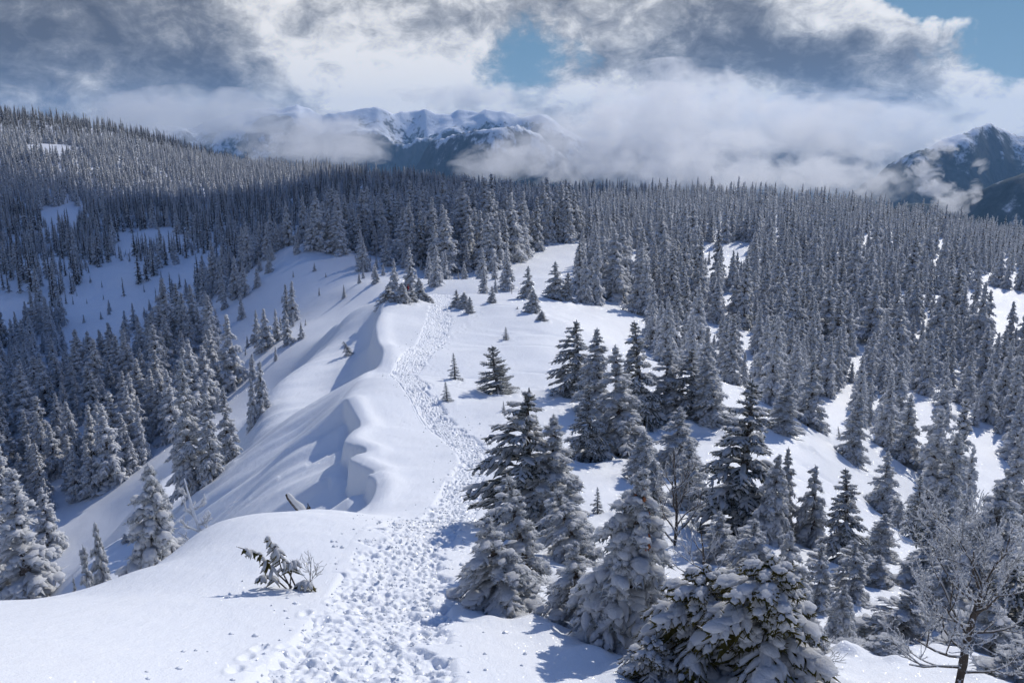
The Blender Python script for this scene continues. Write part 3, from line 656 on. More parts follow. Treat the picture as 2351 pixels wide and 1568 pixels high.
PRO['dark'] = [proto_meshes("dark", MS, seed=4, H=6.5, R=1.75, nb=120, nf=8, K=4, sides=4, snow=.06, asym=.1, droop=.30, shape=.7, spiky=6, ragged=.8, snow_cover=.88, green_low=.25, lump=.4, sub=1, blobs=1, fl_=.5),
               proto_meshes("dark_b", MS, seed=5, H=6.0, R=1.6, nb=115, nf=8, K=4, sides=4, snow=.06, asym=.5, droop=.32, shape=.6, spiky=6, ragged=1.0, snow_cover=.85, green_low=.25, lump=.4, sub=1, blobs=1, fl_=.5)]
PRO['frosted'] = [proto_meshes("frosted", MG, seed=6, H=6.5, R=1.35, nb=120, nf=7, K=4, sides=4, snow=.075, asym=.25, droop=.35, shape=.85, spiky=7, ragged=.7, snow_cover=1, lump=.4, sub=1, blobs=1, fw=.85, fl_=.5),
                  proto_meshes("frosted_b", MG, seed=7, H=6.5, R=1.2, nb=120, nf=7, K=4, sides=4, snow=.075, asym=.1, droop=.45, shape=.75, spiky=7, ragged=.8, snow_cover=1, lump=.4, sub=1, blobs=1, fw=.85, fl_=.5)]
PRO['young'] = [proto_meshes("young", MG, seed=8, H=2.2, R=.75, nb=42, nf=6, K=4, sides=5, snow=.03, asym=.1, droop=.15, shape=1.0, spiky=8, ragged=.5, snow_cover=.6),
                proto_meshes("young_pine", MS, seed=9, H=4.0, R=1.4, nb=90, nf=9, K=4, sides=5, snow=.035, asym=.1, droop=-.05, shape=.7, spiky=14, ragged=.9, snow_cover=.6)]
# middle distance: six variants, slim and broad
PRO['mid'] = [proto_meshes("mid%d" % i, MF_ if i != 3 else MS, seed=20 + i, H=9.0, R=r, nb=100, nf=5, K=3, sides=4, lump=.45, snow=.15, asym=.1, droop=dr * .8, shape=sh, spiky=2, ragged=.75, snow_cover=1, blobs=2, fw=.62)
              for i, (r, dr, sh) in enumerate(((1.9, .5, .85), (1.5, .6, .75), (2.1, .5, .95), (1.2, .55, .65), (1.7, .7, .75), (1.95, .45, 1.0)))]
PRO['far'] = [proto_meshes("far%d" % i, MF_ if i < 3 else MS, seed=40 + i, H=10.0, R=r, nb=46, nf=1, K=3, sides=4, snow=sn, thick=2.1, asym=0, droop=.5, shape=sh, spiky=0, ragged=.35, snow_cover=sc, fw=.8, lump=.4)
              for i, (r, sh, sn, sc) in enumerate(((1.6, .8, .14, 1), (1.3, .7, .13, 1), (1.8, .9, .15, 1), (1.5, .8, .075, .6), (1.2, .7, .07, .5)))]

HERE = {}; WELLS = []
def tan_ray(u, v):
    q = ray(u, v); return q[2] / math.hypot(q[0], q[1])
def tree(proto, base, Ht, Rt, label, cat="tree", group=None, name="fir_tree", rz=0.0, lean=(0, 0), sink=.1):
    (mt, mf, ms), H, R = proto
    e = obj(name, None, loc=(base[0], base[1], base[2] - sink)); e.empty_display_size = .3
    e.scale = (Rt / R, Rt / R, Ht / H); e.rotation_euler = (lean[0], lean[1], rz)
    prop(e, label, cat, group)
    obj("trunk", mt, e); c = obj("crown", mf, e); s = obj("snow_load", ms, e)
    return e
def put(kind, i, u, v, ut, vt, wpx, label, d=None, lean_=0.0, rz=None, **kw):
    if d is None:
        h_ = hit(u, v); 
        if h_ is None: print("no ground for", label); return
        b = h_
    else:
        x, y = world_of(u, v, d); b = (x, y, float(ground_z(np.array([x]), np.array([y]))[0]))
    D_ = math.hypot(b[0], b[1]); Ht = tan_ray(ut, vt) * D_ - b[2]; sl = math.sqrt(D_ ** 2 + b[2] ** 2)
    Rt = wpx / 2 / F0 * sl * (1.02 if kind == 'dark' else 1.18)
    if Ht < .2: print("too low:", label, round(Ht, 2)); Ht = .3
    px_off = (ut - u) / F0 * sl; lean_y = math.atan2(px_off, Ht)
    HERE[label] = (D_, Ht, Rt); WELLS.append((b[0], b[1], Rt))
    return tree(PRO[kind][i % len(PRO[kind])], b, Ht, Rt, label, lean=(0, lean_y), rz=rz if rz is not None else 0.0, **kw)

# --- the trees of the foreground, one by one: kind, variant, base (u,v), top (u,v), width, label, distance where the foot is hidden
NEAR = [
 ('laden',0,1435,1498,1440,1062,250,"thick snow-caked fir at bottom centre right with orange cones near its top",16.2),
 ('laden',1,1330,1440,1320,1235,150,"low snow-laden fir boughs pressed against the left side of the cone-bearing fir",17.5),
 ('laden',1,1165,1440,1125,1178,200,"snow-caked fir with long needle-tipped bough reaching left over the footpath",18.5),
 ('leaning',0,1215,1400,1165,1082,150,"narrow wind-bent fir with crooked frosted tip behind the fir that overhangs the footpath",21.5),
 ('dark',1,1205,1225,1212,893,245,"tall dark green fir with curved tip and long left boughs beside the trail",28.5),
 ('frosted',0,1280,1250,1262,950,190,"frost-whitened twin of the tall dark fir beside the trail, on its right",28),
 ('leaning',0,1340,1285,1270,1105,150,"small fir leaning left with bare lower stem in front of the dark trailside pair",24.5),
 ('olive',0,1760,1660,1735,1262,300,"heavily snow-covered fir with olive needles at the bottom edge of the picture",13.5),
 ('olive',0,1590,1640,1595,1290,230,"broad snow-smothered fir with yellow-green lower boughs left of the bottom edge fir",14.0),
 ('olive',0,1505,1640,1490,1455,150,"low yellow-green bough tips poking from snow left of the bottom edge firs",13.4),
 ('laden',1,1585,1420,1560,1325,130,"small snow-buried fir between the cone-bearing fir and the bottom edge firs",19.5),
 ('laden',1,2265,1590,2250,1350,170,"snowy fir just behind the right side of the bare crusted tree",19.5),
 ('laden',0,2100,1420,2095,1240,120,"snow-laden fir rising left of the bare crusted tree's upper twigs",29),
 ('laden',0,2330,1660,2325,1440,150,"snow-covered fir top in the bottom right corner",16.5),
 ('frosted',0,1655,1330,1640,1165,110,"frosted fir below the left skirt of the large dark spreading fir",27),
 ('laden',1,1700,1450,1685,1290,120,"snowy fir wedged behind the two bottom edge firs",18.5),
 ('leaning',0,1960,1400,1945,1225,90,"narrow leaning frosted fir left of the broad snowy fir",25.5),
 ('frosted',1,2015,1340,2010,1170,85,"frosted fir on the lower bank of the first snow strip",36),
 ('dark',1,2145,1345,2140,1150,100,"dark frosty fir above the bare crusted tree",37),
 ('frosted',0,2205,1300,2200,1110,85,"grey-white fir left of the large snow-furred fir near the right edge",42),
 ('frosted',1,1480,1110,1470,985,95,"pale fir in the gap below the near right-hand stand",42),
 ('laden',0,2020,1600,2010,1440,120,"snow-plastered fir at the bottom edge left of the bare crusted tree",17.2),
 ('laden',1,1850,1568,1850,1395,120,"drooping snow-laden fir top just right of the olive bottom edge fir",17),
 ('dark',0,1690,1240,1705,872,235,"large dark spreading fir in the middle of the right side with hollow shade beneath",32.5),
 ('frosted',0,1590,1180,1570,1000,110,"frosted fir filling the gap left of the large dark spreading fir",37),
 ('frosted',1,1490,1215,1490,1050,120,"pale frosted fir directly behind the bare frost-covered shrub",33.5),
 ('dark',0,1352,1060,1350,882,120,"compact dark green fir with bare snow at its foot left of the frosted tall fir",45.5),
 ('frosted',0,1430,1062,1400,790,150,"tall frost-silvered fir behind the compact dark green fir",48),
 ('dark',1,1325,905,1320,735,120,"dark ragged fir at the upper left corner of the near right-hand stand",66),
 ('frosted',1,1372,960,1362,752,105,"slim frosted fir second from the left in the near right-hand stand",60),
 ('dark',0,1475,985,1450,735,130,"dark fir with broad skirt in the near right stand's middle",58),
 ('frosted',0,1530,960,1525,790,120,"frosted conical fir third from the right in the near stand",60),
 ('dark',1,1590,962,1580,800,120,"dense dark fir second from the right in the near stand",60),
 ('frosted',1,1645,985,1605,810,100,"narrow frosted fir at the right end of the near stand",59),
 ('frosted',0,1560,1080,1550,930,130,"frosty spreading fir between the near stand and the large dark fir",45),
 ('frosted',1,1800,1022,1795,870,90,"rounded frosty fir on the crest of the first bare snow strip",61),
 ('frosted',0,1858,985,1850,800,80,"slim grey fir rising above the head of the first bare snow strip",78),
 ('frosted',1,1775,900,1765,720,90,"tall grey fir standing alone above the snow strip head",98),
 ('laden',0,1770,1232,1765,1035,100,"snow-furred fir immediately right of the large dark spreading fir",31),
 ('frosted',1,1805,1240,1790,1020,70,"thin frosted fir paired closely right of the snow-furred fir",33),
 ('laden',1,1865,1260,1858,1062,90,"frosted fir with bare side twigs near its top beside the first snow strip",33),
 ('dark',0,1940,1330,1920,1065,120,"dark frosted fir with a dead forked tip beside the first snow strip",31),
 ('leaning',0,1740,1330,1720,1180,120,"small leaning frosted fir with dark left boughs below the large dark fir",25),
 ('laden',1,1820,1440,1800,1205,130,"frost-coated fir with arched tip above the bottom right firs",21),
 ('leaning',0,1880,1400,1870,1235,90,"thin frosted fir tucked behind the arched-tip fir",24),
 ('laden',0,1925,1510,1915,1325,85,"small snow-dusted fir standing alone with open snow around its foot",19.2),
 ('laden',1,1945,1590,1935,1500,95,"little snow-capped fir tip at the bottom edge on the right",17.5),
 ('frosted',1,1965,1185,1960,880,0,"",0),
 ('frosted',1,1960,1050,1958,900,75,"grey fir on the right bank of the first snow strip",74),
 ('frosted',0,2028,1190,2020,1030,80,"even cone-shaped frosted fir below the second snow strip",56),
 ('dark',0,2100,1230,2098,1085,60,"slender dark green fir right of the cone-shaped frosted fir",50),
 ('frosted',1,2062,1210,2060,1145,40,"short pale fir between the cone-shaped and the slender dark firs",53),
 ('frosted',1,2175,1185,2170,985,100,"tall frosted fir at the foot of the third snow strip",62),
 ('frosted',0,2075,1090,2068,905,75,"grey frosted fir left of the third snow strip",86),
 ('laden',0,2255,1400,2245,1085,170,"large fir with snow-furred crown and dark skirt near the right edge",30),
 ('dark',1,2335,1540,2330,1240,190,"big dark green fir cut off by the right edge of the picture",24),
 ('frosted',0,2340,1240,2335,1100,110,"frosted fir above the dark one at the right edge",40),
 ('laden',0,2160,1480,2140,1260,150,"snow-laden green fir standing behind the bare frosted tree",24),
 ('laden',1,2060,1500,2085,1350,150,"low broad snowy fir left of the bare frosted tree's trunk",22),
 ('frosted',0,2000,1420,2000,1265,90,"dim frosted fir between the first snow strip and the bare tree",28),
 ('young',0,1372,1175,1372,1115,40,"tiny young fir alone in the snow gap right of the trailside pair",34),
 ('young',0,1928,1010,1922,975,16,"tiny dark fir on the crown of the second snow strip",80),
 # open ridge
 ('young',1,1145,905,1130,793,88,"young dark pine with upturned branches and a long shadow on the open ridge",None),
 ('young',0,1045,872,1043,810,40,"young tiered fir right of the trail bend",None),
 ('young',0,1027,920,1024,875,34,"smaller frosted fir just below the young tiered fir",None),
 ('young',0,1157,945,1156,918,14,"tiny sprig in the shadow of the young dark pine",None),
 ('young',0,1162,781,1162,750,26,"small frosted sapling standing uphill of the young dark pine",None),
 ('leaning',0,806,815,788,780,24,"small frosted sapling leaning on the steep lee slope",None),
 ('laden',1,897,697,893,655,52,"leftmost snowy fir of the clump on the far knob",None),
 ('laden',0,925,699,922,648,50,"bushy snowy fir right of the leftmost one in the knob clump",None),
 ('frosted',0,946,696,944,655,36,"slim fir just right of the hiker on the knob",None),
 ('laden',0,966,692,961,637,44,"tallest spired fir of the clump on the far knob",None),
 ('laden',1,982,694,980,672,36,"low bush-like fir at the right foot of the knob clump",None),
 ('frosted',0,1050,706,1047,664,30,"left fir of the three right of the trail at the knob",None),
 ('laden',0,1066,709,1064,670,40,"middle fir of the three right of the trail at the knob",None),
 ('frosted',1,1081,720,1078,680,26,"right fir of the three right of the trail at the knob",None),
 ('frosted',0,1131,696,1129,655,24,"lone slim fir right of the three by the knob",None),
 ('laden',0,1224,719,1222,665,48,"stout white fir standing on the slope beyond the hollows",None),
 ('frosted',1,1245,738,1243,712,30,"small fir below the stout white fir",None),
 ('frosted',0,1213,690,1211,610,44,"tall dark-sided fir left of the marked winter track",None),
 ('frosted',0,1278,690,1272,600,60,"dark twin-topped fir beside the winter track",None),
 ('frosted',1,1305,695,1302,625,44,"narrow fir to the right of the twin-topped fir by the track",None),
 ('young',0,1188,712,1188,702,10,"tiny snow-covered stub above the hollows",None),
 # left of the ridge
 ('laden',0,375,1330,368,1060,175,"tall snow-laden fir rising behind the near snow roll on the left",40),
 ('frosted',0,440,1100,440,820,88,"tall column-like white fir left of the lee slope",75),
 ('frosted',1,492,1088,486,900,64,"white fir just right of the tall column-like fir",74),
 ('frosted',0,527,1035,522,885,62,"third white fir of the row, nearest the lee slope",80),
 ('laden',1,600,918,604,828,44,"sunlit frosted fir on the left shoulder of the lee slope",93),
 ('laden',0,583,932,580,868,30,"smaller frosted fir below the sunlit one on the shoulder",92),
 ('laden',0,243,1370,240,1195,70,"right one of two firs peeping over the near roll at lower left",44),
 ('laden',1,212,1375,210,1250,64,"left one of two firs peeping over the near roll at lower left",43),
 ('frosted',0,176,1375,174,1320,30,"small thin fir at the very edge of the near roll at lower left",42),
 ('leaning',0,322,1210,318,1185,24,"small bent sapling on the sunlit lower spur",None),
 ('leaning',0,292,1245,288,1222,20,"smallest bent sapling low on the sunlit lower spur",None),
]
for n in NEAR:
    kind, i, u, v, ut, vt, w, lab, d = n
    if w == 0: continue
    put(kind, i, u, v, ut, vt, w, lab, d)

def wells():
    """snow hollowed round each near stem and drifted up against the lowest boughs"""
    me = ground.data; co = np.empty(len(me.vertices) * 3, dtype=np.float32); me.vertices.foreach_get('co', co); co = co.reshape(-1, 3); X, Y = co[:, 0], co[:, 1]
    for (x, y, R) in WELLS:
        m = np.nonzero((np.abs(X - x) < R * 2.5) & (np.abs(Y - y) < R * 2.5))[0]
        if not len(m): continue
        d = np.hypot(X[m] - x, Y[m] - y) / R; dt, _, _ = poly_sd(X[m].astype(float), Y[m].astype(float), tp[::6, :2]); w = sstep(1.6, 2.6, dt)
        co[m, 2] += w * R * (-.16 * np.exp(-(d / .45) ** 2) + (.10 + .16 * fbm(X[m] / (R * .6), Y[m] / (R * .6), 91, 2)) * np.exp(-((d - .95) / .4) ** 2))
    me.vertices.foreach_set('co', co.ravel()); me.update()
wells()
# ------------------------------------------------------------------ forest: every further tree stands on the ground at its own point
prof_tan = GZ / np.exp(lr)[:, None]; run_max = np.maximum.accumulate(prof_tan, axis=0)
def horizon_before(x, y):
    t = np.arctan2(x, y); r = np.hypot(x, y); j = np.clip(np.searchsorted(th, t), 0, len(th) - 1); i = np.clip(np.searchsorted(lr, np.log(r)) - 2, 0, len(lr) - 1)
    return run_max[i, j]
def project(x, y, z):
    c, s = math.cos(PITCH), math.sin(PITCH); f = y * c - z * s; up = y * s + z * c
    f = np.maximum(f, .1); return W0 / 2 + F0 * x / f, H0 / 2 - F0 * up / f
def inpoly(u, v, poly):
    poly = np.array(poly, float); x2, y2 = poly[:, 0], poly[:, 1]; res = np.zeros(u.shape, bool)
    j = len(poly) - 1
    for i in range(len(poly)):
        c = ((y2[i] > v) != (y2[j] > v)) & (u < (x2[j] - x2[i]) * (v - y2[i]) / (y2[j] - y2[i] + 1e-9) + x2[i]); res ^= c; j = i
    return res
def cand(r0, r1, n, seed, a0=-.72, a1=.72):
    rs = np.random.RandomState(seed); r = np.sqrt(rs.uniform(r0 * r0, r1 * r1, n)); t = rs.uniform(a0, a1, n)
    x = r * np.sin(t); y = r * np.cos(t); z = ground_z(x, y); u, v = project(x, y, z); return x, y, z, u, v, r, rs
def thin(x, y, dmin):
    """drop trees closer than dmin to an earlier one (grid hash)"""
    cell = {}; keep = np.zeros(len(x), bool)
    for i in range(len(x)):
        c = (int(x[i] // dmin[i]), int(y[i] // dmin[i])); ok = True
        for a in (-1, 0, 1):
            for b in (-1, 0, 1):
                for k in cell.get((c[0] + a, c[1] + b), ()):
                    if (x[k] - x[i]) ** 2 + (y[k] - y[i]) ** 2 < dmin[i] ** 2: ok = False; break
                if not ok: break
            if not ok: break
        if ok: keep[i] = True; cell.setdefault(c, []).append(i)
    return keep
FX = []
def region(r0, r1, per, seed, poly, H0_, H1_, dm, excl=(), clump=0.0, cs=20., a0=-.72, a1=.72, tag="", hidden=True, wide=1.0):
    n = int(per * (r1 * r1 - r0 * r0) * (a1 - a0) / 2); x, y, z, u, v, r, rs = cand(r0, r1, n, seed, a0, a1)
    m = inpoly(u, v, poly)
    for (pl, q0, q1) in excl: m &= ~(inpoly(u, v, pl) & (r > q0) & (r < q1))
    if clump: m &= (fbm(x / cs, y / cs, seed, 3) > clump)
    x, y, z, u, v, r = (a[m] for a in (x, y, z, u, v, r))
    k = thin(x, y, np.full(len(x), dm)); x, y, z, u, v, r = (a[k] for a in (x, y, z, u, v, r))
    h = rs.uniform(H0_, H1_, len(x)) * rs.choice([1, 1, .9, .75, .55, 1.15, .4, 1.3], len(x))
    vis = (z + h) / r > horizon_before(x, y) - .002
    for i in np.nonzero(vis)[0]: FX.append((x[i], y[i], z[i], r[i], h[i], rs.randint(0, 99), rs.uniform(0, 6.28), tag, u[i], v[i], wide * rs.uniform(.85, 1.2)))
BIG = [(-1500, -500), (4000, -500), (4000, 3000), (-1500, 3000)]
S1 = [(1600,850),(1700,880),(1790,950),(1880,1010),(1990,1170),(2010,1260),(1900,1230),(1830,1110),(1730,1000),(1620,930)]
S2 = [(1820,925),(1900,925),(1975,985),(2060,1080),(2115,1195),(2070,1245),(1990,1150),(1890,1035),(1830,960)]
S3 = [(2040,900),(2110,915),(2210,985),(2320,1075),(2430,1190),(2430,1260),(2290,1180),(2160,1080),(2080,990)]
CLR = [([(1590,560),(1720,556),(1735,600),(1690,615),(1590,600)],200,330), ([(1270,556),(1345,556),(1340,600),(1250,640),(1180,670),(1110,680),(1130,630)],120,300),
       ([(1440,585),(1500,585),(1500,610),(1440,610)],200,300), ([(2170,680),(2351,640),(2420,700),(2380,780),(2240,760),(2210,720)],180,280), ([(1960,800),(2030,820),(2020,850),(1970,850)],120,200),
       (S1,30,110),(S2,50,150),(S3,60,170)]
RF = [(1290,735),(1335,700),(1310,640),(1340,600),(1290,562),(1300,480),(1000,470),(1000,380),(4000,380),(4000,1900),(2480,1400),(2351,1240),(2200,1230),(2050,1230),(1960,1130),(1700,1080),(1560,900),(1450,770),(1400,740)]
region(62, 150, .09, 101, RF, 6, 9.5, 2.5, CLR, -.28, 14, a0=-.1, tag="right")
region(150, 300, .07, 102, RF, 8, 12.5, 3.0, CLR, -.30, 20, a0=-.1, wide=1.1, tag="right")
region(300, 780, .045, 103, [(690,560),(1340,560),(4000,760),(4000,200),(600,200)], 9.5, 13, 3.4, CLR, -.45, 40, a0=-.25, tag="plateau")
# tall white firs along the rim of the saddle
RIM = [(725,585),(735,548),(1290,520),(1340,560),(1290,566),(1250,590),(1190,612),(1130,640),(1060,655),(1000,640),(930,600),(870,590),(800,580)]
region(200, 330, .16, 104, RIM, 12, 16, 3.0, CLR, 0, a0=-.3, a1=.2, tag="rim", wide=1.15)
region(150, 215, .05, 105, [(820,600),(1120,640),(1200,640),(1150,690),(1050,668),(1000,665),(880,670),(820,640)], 4, 9, 2.6, (), .02, 9, a0=-.3, a1=.2, tag="rim")
# basin slope: scattered small trees, clumps and stragglers along the rib
BASIN = [(670,575),(820,585),(960,640),(960,680),(880,675),(780,720),(640,840),(560,900),(420,960),(410,800),(480,725),(560,655)]
region(110, 240, .012, 106, BASIN, 1.5, 4, 2.5, (), -.3, 14, a0=-.5, a1=.0, tag="basin")
region(110, 230, .05, 107, [(440,760),(620,700),(760,690),(740,740),(600,860),(540,900),(420,960)], 5, 9, 2.4, (), .12, 9, a0=-.5, a1=.0, tag="basin")
region(190, 250, .05, 108, [(640,560),(735,548),(735,580),(660,600),(590,665),(470,750),(400,830),(390,790),(470,715),(555,645)], 4, 9, 2.6, (), -.2, 9, a0=-.6, a1=-.1, tag="basin")
# valley side at lower left
VAL = [(-600,880),(0,880),(230,860),(400,770),(470,740),(520,800),(545,880),(520,930),(420,1000),(330,1070),(245,1130),(130,1260),(60,1340),(150,1385),(215,1500),(-600,1700)]
region(72, 235, .13, 109, VAL, 7.5, 12, 2.5, [([(240,1130),(330,1060),(420,1010),(410,960),(300,1030),(200,1130)],60,110)], -.30, 12, a0=-.75, a1=-.25, tag="valley", wide=1.15)
# big hill at left
HILL = [(-600,200),(1100,200),(1100,470),(1000,520),(740,560),(660,600),(560,650),(470,720),(380,800),(250,900),(100,960),(-600,960)]
HC = [([(200,640),(290,560),(330,620),(300,680),(420,640),(470,700),(400,790),(260,880),(130,940),(60,900),(150,800),(140,720)],230,450),
      ([(0,700),(90,690),(60,760),(0,800)],230,450),([(120,410),(190,440),(200,500),(110,540),(90,470)],380,620),([(60,330),(120,325),(200,345),(140,362),(60,352)],600,900),
      ([(790,430),(860,408),(940,412),(935,440),(800,455)],400,800),([(270,540),(400,520),(420,560),(280,590)],300,500)]
region(235, 460, .09, 110, HILL, 8, 13, 2.8, HC, -.08, 28, a0=-.75, a1=.05, tag="hill")
region(235, 450, .035, 111, HC[0][0], 2.5, 8, 2.8, (), -.02, 14, a0=-.75, a1=.05, tag="hill")
region(460, 860, .08, 112, HILL, 9, 13, 2.7, HC, -.6, 50, a0=-.75, a1=.05, tag="hill")
region(860, 1160, .045, 113, HILL, 11, 15, 3.8, (), 0, wide=1.25, a0=-.75, a1=.05, tag="hill")
print("forest trees:", len(FX))

# the ones that show largest become objects, the rest one mass
sc_ = []
for k, f in enumerate(FX):
    x, y, z, r, h = f[:5]; u, v = project(x, y, z + h * .6)
    vis = (z + h * .7) / r > float(horizon_before(np.array([x]), np.array([y]))[0]) and 0 <= u <= W0 and 0 <= v <= H0
    sc_.append(h / r if vis else 0)
order = np.argsort(-np.array(sc_)); NIND = 300 - len(HERE)
GL = {"right": ("frosted fir in the dense stand on the slope right of the trail", "firs of the dense stand on the right slope"),
      "plateau": ("frosted fir on the wooded plateau beyond the ridge", "firs on the wooded plateau"),
      "rim": ("tall white fir on the rim of the saddle behind the knob", "white firs along the saddle rim"),
      "basin": ("small snowy fir on the shaded bowl left of the ridge", "firs scattered in the shaded bowl"),
      "valley": ("snow-laden fir in the stand below the lower left spur", "firs of the lower left valley stand"),
      "hill": ("dark snowy fir on the big forested hill at left", "firs on the left hill")}
chosen = [int(i) for i in order[:NIND] if sc_[int(i)] > 0]
LM = [(1655,580,"the tiny figure's bright clearing"),(1310,575,"the sunlit winter track saddle"),(1470,597,"the small sunlit trackside gap"),(2250,700,"the far right snow bowl"),(1995,828,"the right forest's little gap"),
      (1720,950,"the first snow strip's head"),(1880,1090,"the first snow strip's middle"),(1975,1210,"the first snow strip's foot"),(1890,955,"the second snow strip's head"),(2040,1130,"the second snow strip's foot"),(2110,970,"the third snow strip's head"),(2290,1110,"the third snow strip's foot"),
      (1225,690,"the knob's stout white fir"),(1275,690,"the twin-topped trackside fir"),(1410,800,"the near right stand's left corner"),(1540,850,"the near right stand's middle"),(1660,850,"the near right stand's right end"),(2340,950,"the picture's right edge"),(2340,800,"the right edge bowl"),
      (715,556,"the rim's bright snow nose"),(850,600,"the sun-streaked rim snow"),(960,630,"the shaded bowl's upper edge"),(1080,650,"the dip behind the trail"),(940,600,"the knob clump with the hiker"),
      (440,900,"the tall column-like white fir"),(600,850,"the sunlit lee shoulder fir"),(250,1050,"the sunlit spur's upper flank"),(150,1200,"the sunlit spur's lower tip"),(60,1000,"the picture's middle left edge"),(40,1250,"the picture's lower left edge"),(350,950,"the stand below the bowl"),(250,850,"the big left hill's foot"),(620,740,"the shaded bowl's open middle"),(1500,720,"the trees behind the near stand"),(1800,760,"the trees under the bright clearing"),(2100,850,"the trees between right-hand openings"),(1600,680,"the slope below the clearing"),(2000,700,"the slope left of the bowl"),(1380,640,"the winter track trees")]
used_l = {}
for k in chosen:
    x, y, z, r, h, vi, rz, tg, u, v, wd = FX[k]; p = PRO['mid'][vi % 6] if r > 60 else PRO['frosted'][vi % 2]
    bu, bv, nm = min(LM, key=lambda q: math.hypot(q[0] - u, (q[1] - v) * 1.4)); du, dv = u - bu, v - bv
    side_ = ("right of" if du > 0 else "left of") if abs(du) > abs(dv) * 1.2 else ("below" if dv > 0 else "above")
    near_ = "just " if math.hypot(du, dv) < 45 else ""
    size = "short" if h < 6 else ("tall" if h > 11 else "middling"); fat = "slim" if p[2] * wd < 1.55 else ("broad" if p[2] * wd > 2.0 else "")
    tint = "dark" if vi % 6 == 3 else "frosted"
    base_l = " ".join(w for w in (size, fat, tint, "fir", near_ + side_, nm) if w)
    used_l.setdefault(base_l, []).append((k, p))
for lab, lst in used_l.items():
    for n_, (k, p) in enumerate(lst):
        x, y, z, r, h, vi, rz, tg, u, v, wd = FX[k]; l2 = lab
        if len(lst) == 2: l2 = ("nearer " if r == min(FX[q][3] for q, _ in lst) else "farther ") + lab
        elif len(lst) == 3:
            rk = sorted(range(3), key=lambda a: FX[lst[a][0]][8]).index(n_); l2 = ("leftmost ", "middle ", "rightmost ")[rk] + lab
        elif len(lst) > 3:
            rk = sorted(range(len(lst)), key=lambda a: FX[lst[a][0]][8]).index(n_); l2 = ("leftmost ", "second from left ", "third from left ", "fourth from left ", "fifth from left ", "sixth from left ", "seventh from left ", "eighth from left ", "ninth from left ", "tenth from left ", "", "")[min(rk, 11)] + lab
        tree(p, (x, y, z), h, h / p[1] * p[2] * wd * 1.12, l2, group=(GL[tg][1]), rz=rz)
chosen = set(chosen)
def forest_mass():
    rest = [f for k, f in enumerate(FX) if k not in chosen]
    vs = np.array([(f[0], f[1], f[2] - .15) for f in rest]); me = bpy.data.meshes.new("forest"); me.from_pydata(vs.tolist(), [], [])
    def att(n, t, vals): a = me.attributes.new(n, t, 'POINT'); a.data.foreach_set('value', np.array(vals)) 
    att("pick", 'INT', [((f[5] % 6) if f[3] < 330 else 6 + (f[5] % 2 + 3 if (f[3] > 960 or f[3] < 600 and f[5] % 4) else f[5] % 3)) if f[7] == "hill" else ((f[5] % 6) if f[3] < 330 else 6 + (3 + f[5] % 2 if f[3] > 520 and f[5] % 3 else f[5] % 3)) for f in rest])
    att("spin", 'FLOAT', np.array([f[6] for f in rest], dtype=np.float32))
    a = me.attributes.new("size", 'FLOAT_VECTOR', 'POINT')
    sz = np.array([(f[4] / (9. if f[3] < 330 else 10.) * f[10] * 1.12,) * 2 + (f[4] / (9. if f[3] < 330 else 10.),) for f in rest], dtype=np.float32); a.data.foreach_set('vector', sz.ravel())
    o = obj("forest", me); prop(o, "snowy conifer forest covering the further slopes", "forest", kind="stuff")
    col = bpy.data.collections.new("tree_shapes")
    for i, ((mt, mf, ms), H, R) in enumerate(PRO['mid'] + PRO['far']):
        # one joined mesh per shape
        vv = []; ff = {3: [], 4: []}; mi = {3: [], 4: []}; n = 0
        for j, m in enumerate((mt, mf, ms)):
            co = np.empty(len(m.vertices) * 3); m.vertices.foreach_get('co', co); vv.append(co.reshape(-1, 3))
            lt = np.empty(len(m.polygons), int); m.polygons.foreach_get('loop_total', lt); li = np.empty(len(m.loops), int); m.loops.foreach_get('vertex_index', li)
            st = np.concatenate(([0], np.cumsum(lt)[:-1]))
            for k in (3, 4):
                s_ = st[lt == k]
                if len(s_): ff[k].append(li[s_[:, None] + np.arange(k)] + n); mi[k].append(np.full(len(s_), j))
            n += len(co) // 3
        keys = [k for k in (3, 4) if ff[k]]
        me2 = mesh_np("shape_%02d" % i, np.concatenate(vv), [np.concatenate(ff[k]) for k in keys])
        for m in (mt, mf, ms): me2.materials.append(m.materials[0])
        me2.polygons.foreach_set('material_index', np.concatenate([np.concatenate(mi[k]) for k in keys]).astype(np.int32))
        ob = bpy.data.objects.new("shape_%02d" % i, me2); col.objects.link(ob)
    ng = bpy.data.node_groups.new("forest_scatter", 'GeometryNodeTree'); ng.interface.new_socket("Geometry", in_out='INPUT', socket_type='NodeSocketGeometry'); ng.interface.new_socket("Geometry", in_out='OUTPUT', socket_type='NodeSocketGeometry')
    N = ng.nodes; L = ng.links; gi = N.new('NodeGroupInput'); go = N.new('NodeGroupOutput'); ins = N.new('GeometryNodeInstanceOnPoints'); ci = N.new('GeometryNodeCollectionInfo')
    m2p = N.new('GeometryNodeMeshToPoints')
    ci.inputs['Collection'].default_value = col; ci.inputs['Separate Children'].default_value = True; ci.inputs['Reset Children'].default_value = True
    def named(nm, t): q = N.new('GeometryNodeInputNamedAttribute'); q.data_type = t; q.inputs['Name'].default_value = nm; return q.outputs['Attribute']
    cx = N.new('ShaderNodeCombineXYZ'); L.new(named("spin", 'FLOAT'), cx.inputs[2])
    L.new(gi.outputs[0], ins.inputs['Points']); L.new(ci.outputs[0], ins.inputs['Instance'])
    ins.inputs['Pick Instance'].default_value = True; L.new(named("pick", 'INT'), ins.inputs['Instance Index'])
    e2r = N.new('FunctionNodeEulerToRotation'); L.new(cx.outputs[0], e2r.inputs[0]); L.new(e2r.outputs[0], ins.inputs['Rotation'])
